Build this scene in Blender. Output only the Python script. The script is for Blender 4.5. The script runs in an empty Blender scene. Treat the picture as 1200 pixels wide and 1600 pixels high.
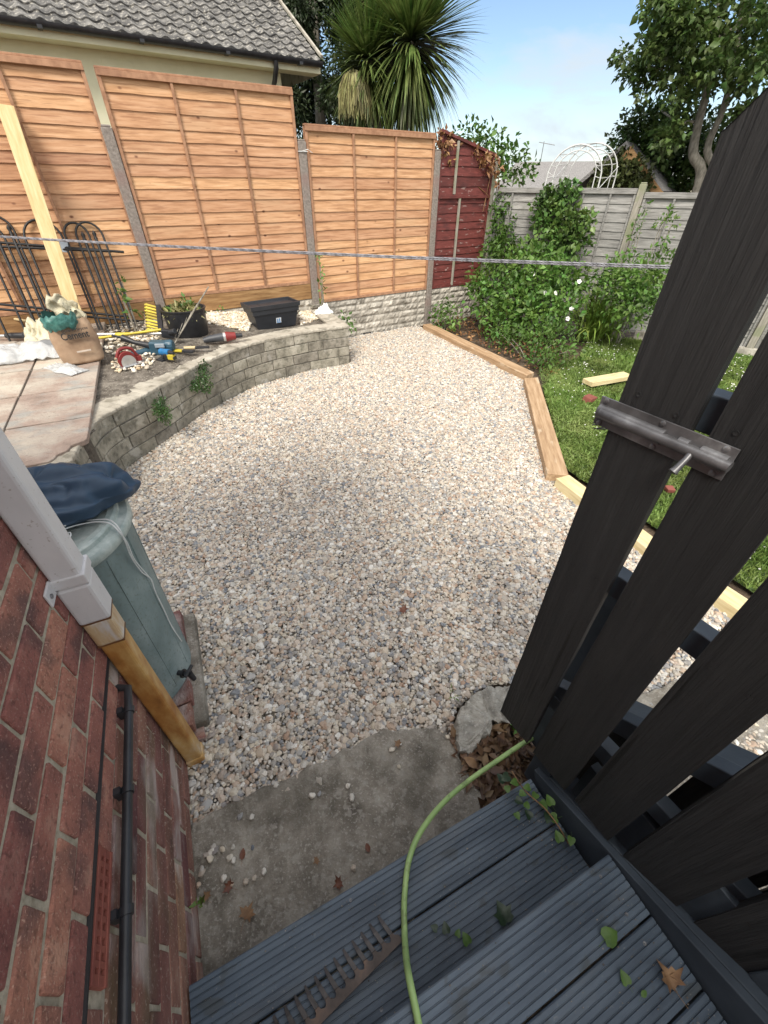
import bpy, math, random
import numpy as np
from mathutils import Vector, Matrix, Euler, noise as mnoise

# ------------------------------------------------------------------ camera, sky, sun, exposure
SC = bpy.context.scene
COL = SC.collection
H = 1.85                                   # eye height above the gravel
F_PX, PITCH, ROLL = 638.4, 0.674, 0.00577
cp, sp = math.cos(PITCH), math.sin(PITCH)
_M = np.array([[1, 0, 0], [0, -sp, -cp], [0, cp, -sp]])
_c, _s = math.cos(ROLL), math.sin(ROLL)
RR = np.array([[_c, -_s, 0], [_s, _c, 0], [0, 0, 1]]) @ _M
cam = bpy.data.objects.new('camera', bpy.data.cameras.new('camera'))
COL.objects.link(cam)
cam.data.sensor_fit = 'HORIZONTAL'
cam.data.sensor_width = 36
cam.data.lens = 36 * F_PX / 1200
cam.data.clip_start = 0.02
cam.data.clip_end = 2000
mw = Matrix.Identity(4)
for i in range(3):
    mw[i][0], mw[i][1], mw[i][2] = RR[0][i], -RR[1][i], -RR[2][i]
mw[2][3] = H
cam.matrix_world = mw
SC.camera = cam

SUN_AZ, SUN_EL = math.radians(194), math.radians(50)
world = bpy.data.worlds.new('World')
SC.world = world
world.use_nodes = True
nt = world.node_tree
nt.nodes.clear()
wo = nt.nodes.new('ShaderNodeOutputWorld')
bg = nt.nodes.new('ShaderNodeBackground')
sky = nt.nodes.new('ShaderNodeTexSky')
sky.sky_type = 'NISHITA'
sky.sun_disc = False
sky.sun_elevation = SUN_EL
sky.sun_rotation = SUN_AZ
sky.air_density = 1.0
sky.dust_density = 0.2
sky.ozone_density = 2.0
FILL_CLOUD = 9.5
tc = nt.nodes.new('ShaderNodeTexCoord')
mp = nt.nodes.new('ShaderNodeMapping')
mp.inputs['Scale'].default_value = (2.2, 2.2, 9.0)
mp.inputs['Location'].default_value = (0.35, 0.2, 0.0)
nz = nt.nodes.new('ShaderNodeTexNoise')
nz.inputs['Scale'].default_value = 1.5
nz.inputs['Detail'].default_value = 7
nz.inputs['Roughness'].default_value = 0.55
nz.inputs['Distortion'].default_value = 0.5
cr = nt.nodes.new('ShaderNodeValToRGB')
cr.color_ramp.elements[0].position = 0.47
cr.color_ramp.elements[1].position = 0.66
cr.color_ramp.elements[0].color = (0, 0, 0, 1)
cr.color_ramp.elements[1].color = (0.85, 0.85, 0.85, 1)
mx = nt.nodes.new('ShaderNodeMixRGB')
mx.inputs[2].default_value = (4.6, 5.1, 5.5, 1)
L = nt.links.new
L(tc.outputs['Generated'], mp.inputs['Vector'])
L(mp.outputs['Vector'], nz.inputs['Vector'])
L(nz.outputs['Fac'], cr.inputs['Fac'])
L(cr.outputs['Color'], mx.inputs[0])
L(sky.outputs['Color'], mx.inputs[1])
# unseen bright cloud added overhead and behind to lift the shade; garden side blue
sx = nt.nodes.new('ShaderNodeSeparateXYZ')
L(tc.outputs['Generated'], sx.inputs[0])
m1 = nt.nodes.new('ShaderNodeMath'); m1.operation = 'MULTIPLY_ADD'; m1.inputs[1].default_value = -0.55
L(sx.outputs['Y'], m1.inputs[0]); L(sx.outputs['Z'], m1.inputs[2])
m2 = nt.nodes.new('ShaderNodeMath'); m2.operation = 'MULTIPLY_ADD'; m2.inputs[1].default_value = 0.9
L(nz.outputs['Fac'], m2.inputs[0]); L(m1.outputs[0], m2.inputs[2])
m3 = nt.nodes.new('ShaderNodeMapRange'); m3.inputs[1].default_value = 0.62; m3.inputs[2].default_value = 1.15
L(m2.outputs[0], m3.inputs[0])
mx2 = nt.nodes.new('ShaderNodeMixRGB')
mx2.inputs[2].default_value = (FILL_CLOUD, FILL_CLOUD * 0.985, FILL_CLOUD * 0.97, 1)
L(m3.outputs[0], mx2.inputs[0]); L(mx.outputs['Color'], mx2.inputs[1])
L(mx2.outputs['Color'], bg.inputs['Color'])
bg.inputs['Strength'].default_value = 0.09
L(bg.outputs[0], wo.inputs[0])

sun = bpy.data.objects.new('sun', bpy.data.lights.new('sun', 'SUN'))
COL.objects.link(sun)
sun.data.energy = 2.4
sun.data.angle = math.radians(20)
sun.data.color = (1.0, 0.93, 0.82)
_sv = Vector((math.sin(SUN_AZ) * math.cos(SUN_EL), math.cos(SUN_AZ) * math.cos(SUN_EL), math.sin(SUN_EL)))
sun.rotation_euler = _sv.to_track_quat('Z', 'Y').to_euler()
sun.location = (0, -3, 9)
SC.view_settings.view_transform = 'Standard'
SC.view_settings.look = 'None'
SC.view_settings.exposure = 0.86
SC.view_settings.gamma = 1
SC.cycles.max_bounces = 6
SC.cycles.transparent_max_bounces = 6

# ------------------------------------------------------------------ measuring helpers
def ray(x, y):
    return RR.T @ np.array([(x - 600) / F_PX, (y - 800) / F_PX, 1])
def at(x, y, z=0.0):                       # where a sight line meets height z
    d = ray(x, y)
    t = (z - H) / d[2]
    return Vector((d[0] * t, d[1] * t, z))
def far(x, y, D):                          # the point on a sight line at horizontal distance D
    d = ray(x, y)
    t = D / math.hypot(d[0], d[1])
    return Vector((d[0] * t, d[1] * t, H + d[2] * t))
RH = math.radians(25.2)                    # house frame: x away from the wall, y along it
RX, HY = Vector((math.cos(RH), math.sin(RH), 0)), Vector((-math.sin(RH), math.cos(RH), 0))
def hf(p, a, z=0.0):
    return RX * p + HY * a + Vector((0, 0, z))
RF = math.radians(32.4)                    # fence frame
FX, FY = Vector((math.cos(RF), math.sin(RF), 0)), Vector((-math.sin(RF), math.cos(RF), 0))
P3 = at(665, 505)                          # foot of the third post
def ff(x, y, z=0.0):
    return P3 + FX * x + FY * y + Vector((0, 0, z))

# ------------------------------------------------------------------ object helpers
def tag(o, label=None, cat=None, group=None, kind=None):
    if label: o['label'] = label
    if cat: o['category'] = cat
    if group: o['group'] = group
    if kind: o['kind'] = kind
    return o
def thing(name, label, cat, loc=(0, 0, 0), rotz=0.0, group=None, rot=None):
    o = bpy.data.objects.new(name, None)
    o.empty_display_size = 0.1
    COL.objects.link(o)
    o.location = loc
    o.rotation_euler = rot if rot is not None else (0, 0, rotz)
    return tag(o, label, cat, group)
def copy_tree(o, parent=None):
    c = o.copy()
    COL.objects.link(c)
    c.parent = parent
    for ch in list(o.children):
        copy_tree(ch, c)
    return c

class MB:
    def __init__(self):
        self.v, self.f, self.t = [], [], []
    def add(self, vs, fs, tone=0.0):
        n = len(self.v)
        self.v += [tuple(p) for p in vs]
        self.f += [tuple(i + n for i in q) for q in fs]
        self.t += [tone] * len(fs)
        return self
    def box(self, c, s, rot=None, tone=0.0, jit=0.0, top=1.0):
        x, y, z = s[0] / 2, s[1] / 2, s[2] / 2
        vs = [Vector((a * x * (top if d > 0 else 1), b * y * (top if d > 0 else 1), d * z)) for d in (-1, 1) for a, b in ((-1, -1), (1, -1), (1, 1), (-1, 1))]
        if jit: vs = [p + Vector([random.uniform(-jit, jit) for _ in range(3)]) for p in vs]
        if rot is not None:
            m = rot if isinstance(rot, Matrix) else Euler(rot).to_matrix()
            vs = [m @ p for p in vs]
        c = Vector(c)
        return self.add([p + c for p in vs], [(3, 2, 1, 0), (4, 5, 6, 7), (0, 1, 5, 4), (1, 2, 6, 5), (2, 3, 7, 6), (3, 0, 4, 7)], tone)
    def bar(self, a, b, w, h, tone=0.0, up=(0, 0, 1)):  # box from a to b, w sideways, h upwards
        a, b = Vector(a), Vector(b)
        d = (b - a)
        l = d.length
        d.normalize()
        s = d.cross(Vector(up))
        if s.length < 1e-4: s = Vector((1, 0, 0))
        s.normalize()
        u = s.cross(d)
        m = Matrix((d, -s, u)).transposed()
        return self.box((a + b) / 2, (l, w, h), m, tone)
    def tube(self, pts, rad, n=8, tone=0.0, cap=True, flat=1.0):
        pts = [Vector(p) for p in pts]
        if not hasattr(rad, '__len__'): rad = [rad] * len(pts)
        vs, fs = [], []
        ref = None
        for i, p in enumerate(pts):
            d = (pts[min(i + 1, len(pts) - 1)] - pts[max(i - 1, 0)]).normalized()
            if ref is None:
                ref = d.cross(Vector((0, 0, 1)))
                if ref.length < 1e-3: ref = Vector((1, 0, 0))
            s = (ref - d * ref.dot(d)).normalized()
            ref = s
            u = d.cross(s)
            for k in range(n):
                a = 2 * math.pi * k / n
                vs.append(p + s * math.cos(a) * rad[i] + u * math.sin(a) * rad[i] * flat)
        for i in range(len(pts) - 1):
            for k in range(n):
                a, b = i * n + k, i * n + (k + 1) % n
                fs.append((a, b, b + n, a + n))
        if cap:
            fs.append(tuple(range(n - 1, -1, -1)))
            fs.append(tuple((len(pts) - 1) * n + k for k in range(n)))
        return self.add(vs, fs, tone)
    def lathe(self, prof, n=32, c=(0, 0, 0), tone=0.0, fn=None, cap=True):
        c = Vector(c)
        vs, fs = [], []
        for r, z in prof:
            for k in range(n):
                a = 2 * math.pi * k / n
                rr = r * (fn(a, z) if fn else 1)
                vs.append(c + Vector((rr * math.cos(a), rr * math.sin(a), z)))
        for i in range(len(prof) - 1):
            for k in range(n):
                a, b = i * n + k, i * n + (k + 1) % n
                fs.append((a, b, b + n, a + n))
        if cap:
            fs.append(tuple(range(n - 1, -1, -1)))
            fs.append(tuple((len(prof) - 1) * n + k for k in range(n)))
        return self.add(vs, fs, tone)
    def prism(self, poly, z0, z1, tone=0.0, m=None):
        n = len(poly)
        vs = [Vector((x, y, z0)) for x, y in poly] + [Vector((x, y, z1)) for x, y in poly]
        if m is not None: vs = [m @ p for p in vs]
        fs = [tuple(range(n - 1, -1, -1)), tuple(range(n, 2 * n))] + [(i, (i + 1) % n, (i + 1) % n + n, i + n) for i in range(n)]
        return self.add(vs, fs, tone)
    def grid(self, fn, nu, nv, tone=0.0, closed_u=False):
        vs = [fn(i / nu, j / nv) for j in range(nv + 1) for i in range(nu + 1)]
        fs = [(j * (nu + 1) + i, j * (nu + 1) + i + 1, (j + 1) * (nu + 1) + i + 1, (j + 1) * (nu + 1) + i) for j in range(nv) for i in range(nu)]
        return self.add(vs, fs, tone)
    def build(self, name, mat, parent=None, bevel=0.0, seg=2, smooth=0, label=None, sub=0, solid=0.0):
        me = bpy.data.meshes.new(name)
        me.from_pydata([tuple(p) for p in self.v], [], self.f)
        me.update()
        a = me.attributes.new('tone', 'FLOAT', 'FACE')
        a.data.foreach_set('value', np.array(self.t, dtype=np.float32))
        if smooth:
            me.polygons.foreach_set('use_smooth', [True] * len(me.polygons))
            me.set_sharp_from_angle(angle=math.radians(smooth))
        me.materials.append(mat)
        o = bpy.data.objects.new(name, me)
        COL.objects.link(o)
        if parent is not None: o.parent = parent
        if solid:
            s = o.modifiers.new('solid', 'SOLIDIFY')
            s.thickness = solid
        if bevel:
            b = o.modifiers.new('bevel', 'BEVEL')
            b.width = bevel
            b.segments = seg
            b.limit_method = 'ANGLE'
            b.angle_limit = math.radians(35)
        if sub:
            s = o.modifiers.new('sub', 'SUBSURF')
            s.levels = s.render_levels = sub
        if label: o['label'] = label
        return o

def mesh_np(name, V, Fc, tone, mat, parent=None, smooth=False, extra=None):
    """V (n,3); Fc (m,k) all faces the same size; tone (m)"""
    me = bpy.data.meshes.new(name)
    V = np.asarray(V, np.float32)
    Fc = np.asarray(Fc, np.int32)
    m, k = Fc.shape
    me.vertices.add(len(V))
    me.vertices.foreach_set('co', V.ravel())
    me.loops.add(m * k)
    me.loops.foreach_set('vertex_index', Fc.ravel())
    me.polygons.add(m)
    me.polygons.foreach_set('loop_start', np.arange(m, dtype=np.int32) * k)
    me.update(calc_edges=True)
    a = me.attributes.new('tone', 'FLOAT', 'FACE')
    a.data.foreach_set('value', np.asarray(tone, np.float32))
    if smooth: me.polygons.foreach_set('use_smooth', np.ones(m, bool))
    me.materials.append(mat)
    o = bpy.data.objects.new(name, me)
    COL.objects.link(o)
    if parent is not None: o.parent = parent
    return o

rng = np.random.default_rng(7)
random.seed(11)
def unit(a):
    return a / np.maximum(np.linalg.norm(a, axis=1, keepdims=True), 1e-6)
def leaf_mesh(P, size, up=0.5, out=None, jitter=0.35, width=0.5, droop=0.0, r=None):
    """one folded leaf of four triangles' worth per point: returns V, F, tone"""
    r = r or rng
    n = len(P)
    d = unit(r.normal(size=(n, 3)) + (0 if out is None else out * 1.2) + np.array([0, 0, -droop]))
    nn = r.normal(size=(n, 3)) + np.array([0, 0, up * 3])
    s = unit(np.cross(d, nn))
    u = unit(np.cross(s, d))
    L_ = (size * (1 + jitter * r.normal(size=n)).clip(0.4, 1.8))[:, None]
    W = L_ * width
    b = P
    m1 = P + d * L_ * 0.42
    V = np.stack([b, m1 + s * W / 2 + u * W * 0.18, P + d * L_ - u * L_ * 0.12, m1 - s * W / 2 + u * W * 0.18], axis=1).reshape(-1, 3)
    i = np.arange(n)[:, None] * 4
    Fc = np.concatenate([i + [0, 1, 2], i + [0, 2, 3]], axis=1).reshape(-1, 3)
    t = np.repeat(r.normal(size=n) * 0.5, 2)
    return V, Fc, t
def cloud(name, clumps, per, size, mat, parent=None, up=0.5, width=0.5, shell=0.55, droop=0.1, seed=1, squash=1.0):
    """clumps: list of (x,y,z,r).  leaves spread through each clump's volume, thicker towards its skin"""
    r = np.random.default_rng(seed)
    Vs, Fs, Ts, n0 = [], [], [], 0
    for (x, y, z, rad) in clumps:
        n = max(8, int(per * rad * rad))
        dirs = unit(r.normal(size=(n, 3)))
        rr = rad * (r.random(n) ** shell) * (0.85 + 0.3 * r.random(n))
        P = np.array([x, y, z]) + dirs * rr[:, None] * np.array([1, 1, squash])
        V, Fc, t = leaf_mesh(P, size, up, dirs, width=width, droop=droop, r=r)
        Vs.append(V); Fs.append(Fc + n0); Ts.append(t + r.normal() * 0.35)
        n0 += len(V)
    return mesh_np(name, np.concatenate(Vs), np.concatenate(Fs), np.concatenate(Ts), mat, parent)

# ------------------------------------------------------------------ materials
MATS = {}
def M(name, ramp, scale=6.0, detail=5.0, stretch=(1, 1, 1), rough=0.8, bump=0.3, bscale=40.0, bdist=0.01, tonek=0.25, spots=(), metal=0.0,
      spec=0.5, coord='Object', bstretch=None, hue=0.0, rampcontrast=(0.3, 0.7), emis=None, trans=0.0, rnd=None, alpha=1.0, voro=None):
    if name in MATS: return MATS[name]
    m = bpy.data.materials.new(name)
    m.use_nodes = True
    t = m.node_tree
    N, K = t.nodes.new, t.links.new
    b = t.nodes['Principled BSDF']
    co = N('ShaderNodeTexCoord')
    if rnd is None:
        mp = N('ShaderNodeMapping')
        mp.inputs['Scale'].default_value = stretch
        K(co.outputs[coord], mp.inputs['Vector'])
        nz = N('ShaderNodeTexNoise')
        nz.inputs['Scale'].default_value = scale
        nz.inputs['Detail'].default_value = detail
        nz.inputs['Roughness'].default_value = 0.6
        K(mp.outputs[0], nz.inputs['Vector'])
        mr = N('ShaderNodeMapRange')
        mr.inputs[1].default_value, mr.inputs[2].default_value = rampcontrast
        K(nz.outputs['Fac'], mr.inputs[0])
        src = mr.outputs[0]
    else:
        oi = N('ShaderNodeObjectInfo')
        src = oi.outputs['Random']
    cr = N('ShaderNodeValToRGB')
    el = cr.color_ramp.elements
    while len(el) < len(ramp): el.new(0.5)
    for e, (p, c) in zip(el, ramp):
        e.position = p
        e.color = (*c, 1)
    K(src, cr.inputs['Fac'])
    col = cr.outputs['Color']
    for sc_, thr, wid, c, fac, st in spots:      # patches of another colour
        mp2 = N('ShaderNodeMapping')
        mp2.inputs['Scale'].default_value = st
        mp2.inputs['Location'].default_value = (sc_ * 0.37, 1.7, 0.9)
        K(co.outputs[coord], mp2.inputs['Vector'])
        n2 = N('ShaderNodeTexNoise')
        n2.inputs['Scale'].default_value = sc_
        n2.inputs['Detail'].default_value = 4
        K(mp2.outputs[0], n2.inputs['Vector'])
        r2 = N('ShaderNodeMapRange')
        r2.inputs[1].default_value, r2.inputs[2].default_value = thr, thr + wid
        r2.inputs[4].default_value = fac
        K(n2.outputs['Fac'], r2.inputs[0])
        x = N('ShaderNodeMixRGB')
        x.inputs[2].default_value = (*c, 1)
        K(r2.outputs[0], x.inputs[0])
        K(col, x.inputs[1])
        col = x.outputs[0]
    if voro:                                     # knots / flecks: scale, radius, colour, stretch
        vs_, vr, vc, vst = voro
        mp3 = N('ShaderNodeMapping')
        mp3.inputs['Scale'].default_value = vst
        K(co.outputs[coord], mp3.inputs['Vector'])
        v = N('ShaderNodeTexVoronoi')
        v.inputs['Scale'].default_value = vs_
        K(mp3.outputs[0], v.inputs['Vector'])
        r3 = N('ShaderNodeMapRange')
        r3.inputs[1].default_value, r3.inputs[2].default_value = vr, vr * 0.4
        K(v.outputs['Distance'], r3.inputs[0])
        x = N('ShaderNodeMixRGB')
        x.inputs[2].default_value = (*vc, 1)
        K(r3.outputs[0], x.inputs[0])
        K(col, x.inputs[1])
        col = x.outputs[0]
    if tonek:
        at_ = N('ShaderNodeAttribute')
        at_.attribute_name = 'tone'
        ma = N('ShaderNodeMath')
        ma.operation = 'MULTIPLY_ADD'
        ma.inputs[1].default_value = tonek
        ma.inputs[2].default_value = 1.0
        K(at_.outputs['Fac'], ma.inputs[0])
        mc = N('ShaderNodeMath')
        mc.operation = 'MAXIMUM'
        mc.inputs[1].default_value = 0.25
        K(ma.outputs[0], mc.inputs[0])
        hs = N('ShaderNodeHueSaturation')
        K(mc.outputs[0], hs.inputs['Value'])
        if hue:
            mh = N('ShaderNodeMath')
            mh.operation = 'MULTIPLY_ADD'
            mh.inputs[1].default_value = hue
            mh.inputs[2].default_value = 0.5
            K(at_.outputs['Fac'], mh.inputs[0])
            K(mh.outputs[0], hs.inputs['Hue'])
        K(col, hs.inputs['Color'])
        col = hs.outputs[0]
    K(col, b.inputs['Base Color'])
    b.inputs['Roughness'].default_value = rough
    b.inputs['Metallic'].default_value = metal
    b.inputs['Specular IOR Level'].default_value = spec
    if alpha < 1: b.inputs['Alpha'].default_value = alpha
    if bump:
        n3 = N('ShaderNodeTexNoise')
        n3.inputs['Scale'].default_value = bscale
        n3.inputs['Detail'].default_value = 6
        n3.inputs['Roughness'].default_value = 0.65
        mp4 = N('ShaderNodeMapping')
        mp4.inputs['Scale'].default_value = bstretch or stretch
        K(co.outputs[coord], mp4.inputs['Vector'])
        K(mp4.outputs[0], n3.inputs['Vector'])
        bu = N('ShaderNodeBump')
        bu.inputs['Strength'].default_value = bump
        bu.inputs['Distance'].default_value = bdist
        K(n3.outputs['Fac'], bu.inputs['Height'])
        K(bu.outputs[0], b.inputs['Normal'])
    if trans:                                    # light through leaves
        tr = N('ShaderNodeBsdfTranslucent')
        K(col, tr.inputs['Color'])
        ms = N('ShaderNodeMixShader')
        ms.inputs[0].default_value = trans
        out = t.nodes['Material Output']
        K(b.outputs[0], ms.inputs[1])
        K(tr.outputs[0], ms.inputs[2])
        K(ms.outputs[0], out.inputs[0])
    MATS[name] = m
    return m

def flat(name, c, rough=0.5, **k):
    c2 = tuple(min(1, x * 1.25) for x in c)
    c1 = tuple(x * 0.8 for x in c)
    k.setdefault('bump', 0.08)
    return M(name, [(0, c1), (1, c2)], rough=rough, **k)

m_soil = M('soil', [(0, (0.03, 0.02, 0.013)), (0.5, (0.085, 0.06, 0.04)), (1, (0.17, 0.125, 0.085))], scale=14, bump=0.9, bscale=30, bdist=0.03, tonek=0)
m_rubble = M('dusty_rubble_soil', [(0, (0.06, 0.05, 0.04)), (0.5, (0.16, 0.14, 0.115)), (1, (0.30, 0.27, 0.23))], scale=11, detail=9, bump=1.0, bscale=35, bdist=0.03, tonek=0, voro=(38, 0.3, (0.36, 0.33, 0.28), (1, 1, 1)))
m_lawnbase = M('lawn_base', [(0, (0.02, 0.04, 0.01)), (1, (0.06, 0.10, 0.025))], scale=8, bump=0.6, bscale=60, tonek=0)
m_gravelbed = M('gravel_bed', [(0, (0.20, 0.18, 0.145)), (0.5, (0.38, 0.34, 0.28)), (1, (0.60, 0.54, 0.45))], scale=60, detail=3, bump=1.0, bscale=55, bdist=0.02, tonek=0)
PEB = [(0.0, (0.60, 0.55, 0.465)), (0.13, (0.45, 0.38, 0.31)), (0.23, (0.30, 0.28, 0.255)), (0.31, (0.66, 0.63, 0.565)), (0.42, (0.50, 0.39, 0.30)),
       (0.50, (0.20, 0.215, 0.235)), (0.57, (0.44, 0.43, 0.41)), (0.66, (0.62, 0.56, 0.45)), (0.75, (0.37, 0.245, 0.175)), (0.82, (0.55, 0.49, 0.39)), (0.90, (0.13, 0.145, 0.175)), (0.95, (0.68, 0.655, 0.60))]
m_pebble = M('pebble', PEB, rnd=True, rough=0.6, bump=0.25, bscale=60, bdist=0.002, tonek=0)
m_pebble_pale = M('pale_pebble', [(0, (0.70, 0.64, 0.54)), (0.35, (0.78, 0.74, 0.66)), (0.6, (0.55, 0.42, 0.26)), (0.8, (0.68, 0.60, 0.46)), (1, (0.42, 0.36, 0.29))], rnd=True, rough=0.6, bump=0.2, bscale=60, bdist=0.002, tonek=0)
m_conc = M('old_concrete', [(0, (0.10, 0.088, 0.07)), (0.5, (0.235, 0.212, 0.175)), (1, (0.40, 0.37, 0.315))], scale=9, detail=9, bump=0.9, bscale=70, bdist=0.012,
           spots=[(42, 0.53, 0.10, (0.36, 0.34, 0.295), 0.65, (1, 1, 1)), (120, 0.58, 0.06, (0.44, 0.42, 0.38), 0.6, (1, 1, 1)), (4, 0.50, 0.16, (0.075, 0.067, 0.05), 0.7, (1, 1, 1))], voro=(130, 0.18, (0.36, 0.33, 0.29), (1, 1, 1)), tonek=0.2)
m_post = M('post_concrete', [(0, (0.14, 0.12, 0.105)), (1, (0.33, 0.29, 0.26))], scale=40, detail=6, bump=0.6, bscale=90, bdist=0.006,
           spots=[(4, 0.5, 0.2, (0.26, 0.17, 0.15), 0.6, (1, 1, 1))], voro=(120, 0.25, (0.10, 0.09, 0.08), (1, 1, 1)))
m_rockface = M('rock_faced_concrete', [(0, (0.27, 0.25, 0.215)), (0.5, (0.42, 0.39, 0.34)), (1, (0.56, 0.53, 0.47))], scale=9, bump=0.8, bscale=28, bdist=0.02,
               spots=[(5, 0.56, 0.1, (0.16, 0.145, 0.12), 0.7, (1, 1, 1))])
m_block = M('planter_block', [(0, (0.13, 0.12, 0.095)), (0.5, (0.27, 0.25, 0.205)), (1, (0.42, 0.39, 0.33))], scale=7, detail=7, bump=0.9, bscale=45, bdist=0.012, tonek=0.22, hue=0.008,
            spots=[(6, 0.60, 0.08, (0.44, 0.42, 0.38), 0.6, (1, 1, 1)), (22, 0.55, 0.1, (0.07, 0.07, 0.05), 0.5, (1, 1, 1))])
m_mortar_grey = M('grey_mortar', [(0, (0.17, 0.155, 0.13)), (1, (0.36, 0.34, 0.30))], scale=25, bump=0.7, bscale=70)
m_cap = M('mortar_capping', [(0, (0.26, 0.235, 0.19)), (0.5, (0.40, 0.37, 0.31)), (1, (0.52, 0.49, 0.42))], scale=5, detail=8, bump=0.8, bscale=40, bdist=0.012,
          spots=[(9, 0.55, 0.1, (0.17, 0.155, 0.12), 0.7, (1, 1, 1))])
m_slab = M('riven_slab', [(0, (0.23, 0.18, 0.145)), (0.35, (0.36, 0.28, 0.23)), (0.65, (0.43, 0.375, 0.315)), (1, (0.50, 0.45, 0.375))], scale=3.2, detail=9, stretch=(1, 1.3, 1), bump=0.9, bscale=16, bdist=0.02,
           tonek=0.22, hue=0.012, rough=0.75, spots=[(3, 0.55, 0.12, (0.33, 0.33, 0.31), 0.8, (1, 2, 1)), (30, 0.60, 0.1, (0.14, 0.11, 0.085), 0.5, (1, 3, 1))])
m_joint = M('slab_joint', [(0, (0.045, 0.038, 0.03)), (1, (0.13, 0.11, 0.09))], scale=40, bump=0.6)
m_lap = M('orange_lap_wood', [(0, (0.38, 0.195, 0.098)), (0.45, (0.53, 0.295, 0.158)), (1, (0.64, 0.395, 0.235))], scale=5, detail=7, stretch=(0.7, 6, 9), rough=0.75, bump=0.35, bscale=22, bdist=0.004, tonek=0.16, hue=0.006,
          voro=(4.2, 0.13, (0.17, 0.07, 0.035), (1.2, 1, 1.9)), spots=[(2.5, 0.58, 0.16, (0.56, 0.36, 0.21), 0.55, (0.6, 1, 2)), (9, 0.56, 0.05, (0.33, 0.16, 0.08), 0.6, (0.35, 3, 6))])
m_lapframe = M('orange_frame_wood', [(0, (0.27, 0.135, 0.075)), (1, (0.46, 0.26, 0.155))], scale=6, stretch=(3, 3, 3), rough=0.75, bump=0.3, bscale=40, bdist=0.003, tonek=0.2,
               spots=[(4, 0.55, 0.12, (0.25, 0.13, 0.08), 0.6, (1, 1, 1))])
m_grey_lap = M('weathered_grey_wood', [(0, (0.15, 0.147, 0.14)), (0.5, (0.26, 0.255, 0.245)), (1, (0.37, 0.365, 0.35))], scale=6, detail=7, stretch=(0.8, 5, 9), rough=0.85, bump=0.5, bscale=25, bdist=0.004, tonek=0.18,
               spots=[(3, 0.56, 0.12, (0.17, 0.17, 0.15), 0.6, (1, 1, 1))])
m_grey_post = M('weathered_post', [(0, (0.22, 0.205, 0.17)), (1, (0.40, 0.375, 0.32))], scale=6, stretch=(8, 8, 1), rough=0.85, bump=0.5, bscale=30, bdist=0.004,
                spots=[(4, 0.5, 0.1, (0.22, 0.24, 0.14), 0.7, (1, 1, 1))])
m_red_lap = M('maroon_painted_wood', [(0, (0.085, 0.018, 0.015)), (1, (0.18, 0.042, 0.036))], scale=7, detail=7, stretch=(1, 4, 6), rough=0.7, bump=0.5, bscale=30, bdist=0.004, tonek=0.2,
              spots=[(9, 0.64, 0.03, (0.33, 0.24, 0.22), 0.7, (1, 1, 3)), (4, 0.55, 0.12, (0.06, 0.018, 0.018), 0.6, (1, 1, 2))])
m_sleeper_dark = M('brown_timber', [(0, (0.17, 0.085, 0.03)), (0.5, (0.30, 0.17, 0.07)), (1, (0.42, 0.26, 0.12))], scale=4, detail=7, stretch=(1, 9, 9), rough=0.7, bump=0.4, bscale=14, bdist=0.005,
                  voro=(2.4, 0.10, (0.09, 0.04, 0.015), (1, 1, 1.5)))
m_sleeper = M('tan_timber', [(0, (0.27, 0.165, 0.09)), (0.5, (0.39, 0.26, 0.15)), (1, (0.50, 0.355, 0.225))], scale=4, detail=8, stretch=(0.8, 9, 9), rough=0.75, bump=0.5, bscale=14, bdist=0.006, tonek=0.15,
              voro=(2.2, 0.07, (0.22, 0.11, 0.05), (1, 1.6, 1)), spots=[(5, 0.6, 0.05, (0.62, 0.52, 0.38), 0.5, (0.5, 2, 1))])
m_newwood = M('pale_new_timber', [(0, (0.50, 0.39, 0.20)), (0.5, (0.64, 0.53, 0.30)), (1, (0.74, 0.64, 0.40))], scale=4, detail=6, stretch=(1, 9, 9), rough=0.65, bump=0.25, bscale=14, bdist=0.003, tonek=0.15,
              voro=(3.2, 0.085, (0.34, 0.19, 0.07), (1, 1.3, 1.3)))
m_brick = M('red_brick', [(0, (0.13, 0.066, 0.062)), (0.40, (0.29, 0.115, 0.095)), (0.75, (0.37, 0.145, 0.115)), (1, (0.45, 0.225, 0.175))], scale=9, detail=8, bump=1.0, bscale=130, bdist=0.009, tonek=0.30, hue=0.012, rough=0.92,
            spots=[(6, 0.55, 0.09, (0.085, 0.055, 0.058), 0.62, (1, 1, 1)), (75, 0.55, 0.12, (0.13, 0.05, 0.04), 0.6, (1, 1, 1)), (170, 0.60, 0.04, (0.46, 0.27, 0.22), 0.7, (1, 1, 1))], rampcontrast=(0.25, 0.65))
m_oldbrick = M('salt_stained_brick', [(0, (0.09, 0.050, 0.040)), (0.40, (0.21, 0.095, 0.075)), (0.75, (0.30, 0.145, 0.115)), (1, (0.38, 0.24, 0.19))], scale=9, detail=8, stretch=(1, 0.5, 1), bump=1.0, bscale=110, bdist=0.010, tonek=0.3, hue=0.02, rough=0.92,
               spots=[(7, 0.52, 0.10, (0.50, 0.44, 0.42), 0.75, (1, 0.5, 1)), (5, 0.54, 0.10, (0.15, 0.12, 0.07), 0.55, (1, 0.6, 1)), (120, 0.60, 0.05, (0.45, 0.36, 0.30), 0.6, (1, 1, 1))])
m_mortar = M('sandy_mortar', [(0, (0.30, 0.265, 0.20)), (1, (0.56, 0.51, 0.41))], scale=50, bump=0.9, bscale=160, bdist=0.004)
m_dpc = flat('bitumen_strip', (0.02, 0.02, 0.022), 0.6)
m_terracotta = M('terracotta_vent', [(0, (0.17, 0.045, 0.035)), (1, (0.27, 0.085, 0.06))], scale=12, bump=0.3, bscale=80, bdist=0.002)
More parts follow.
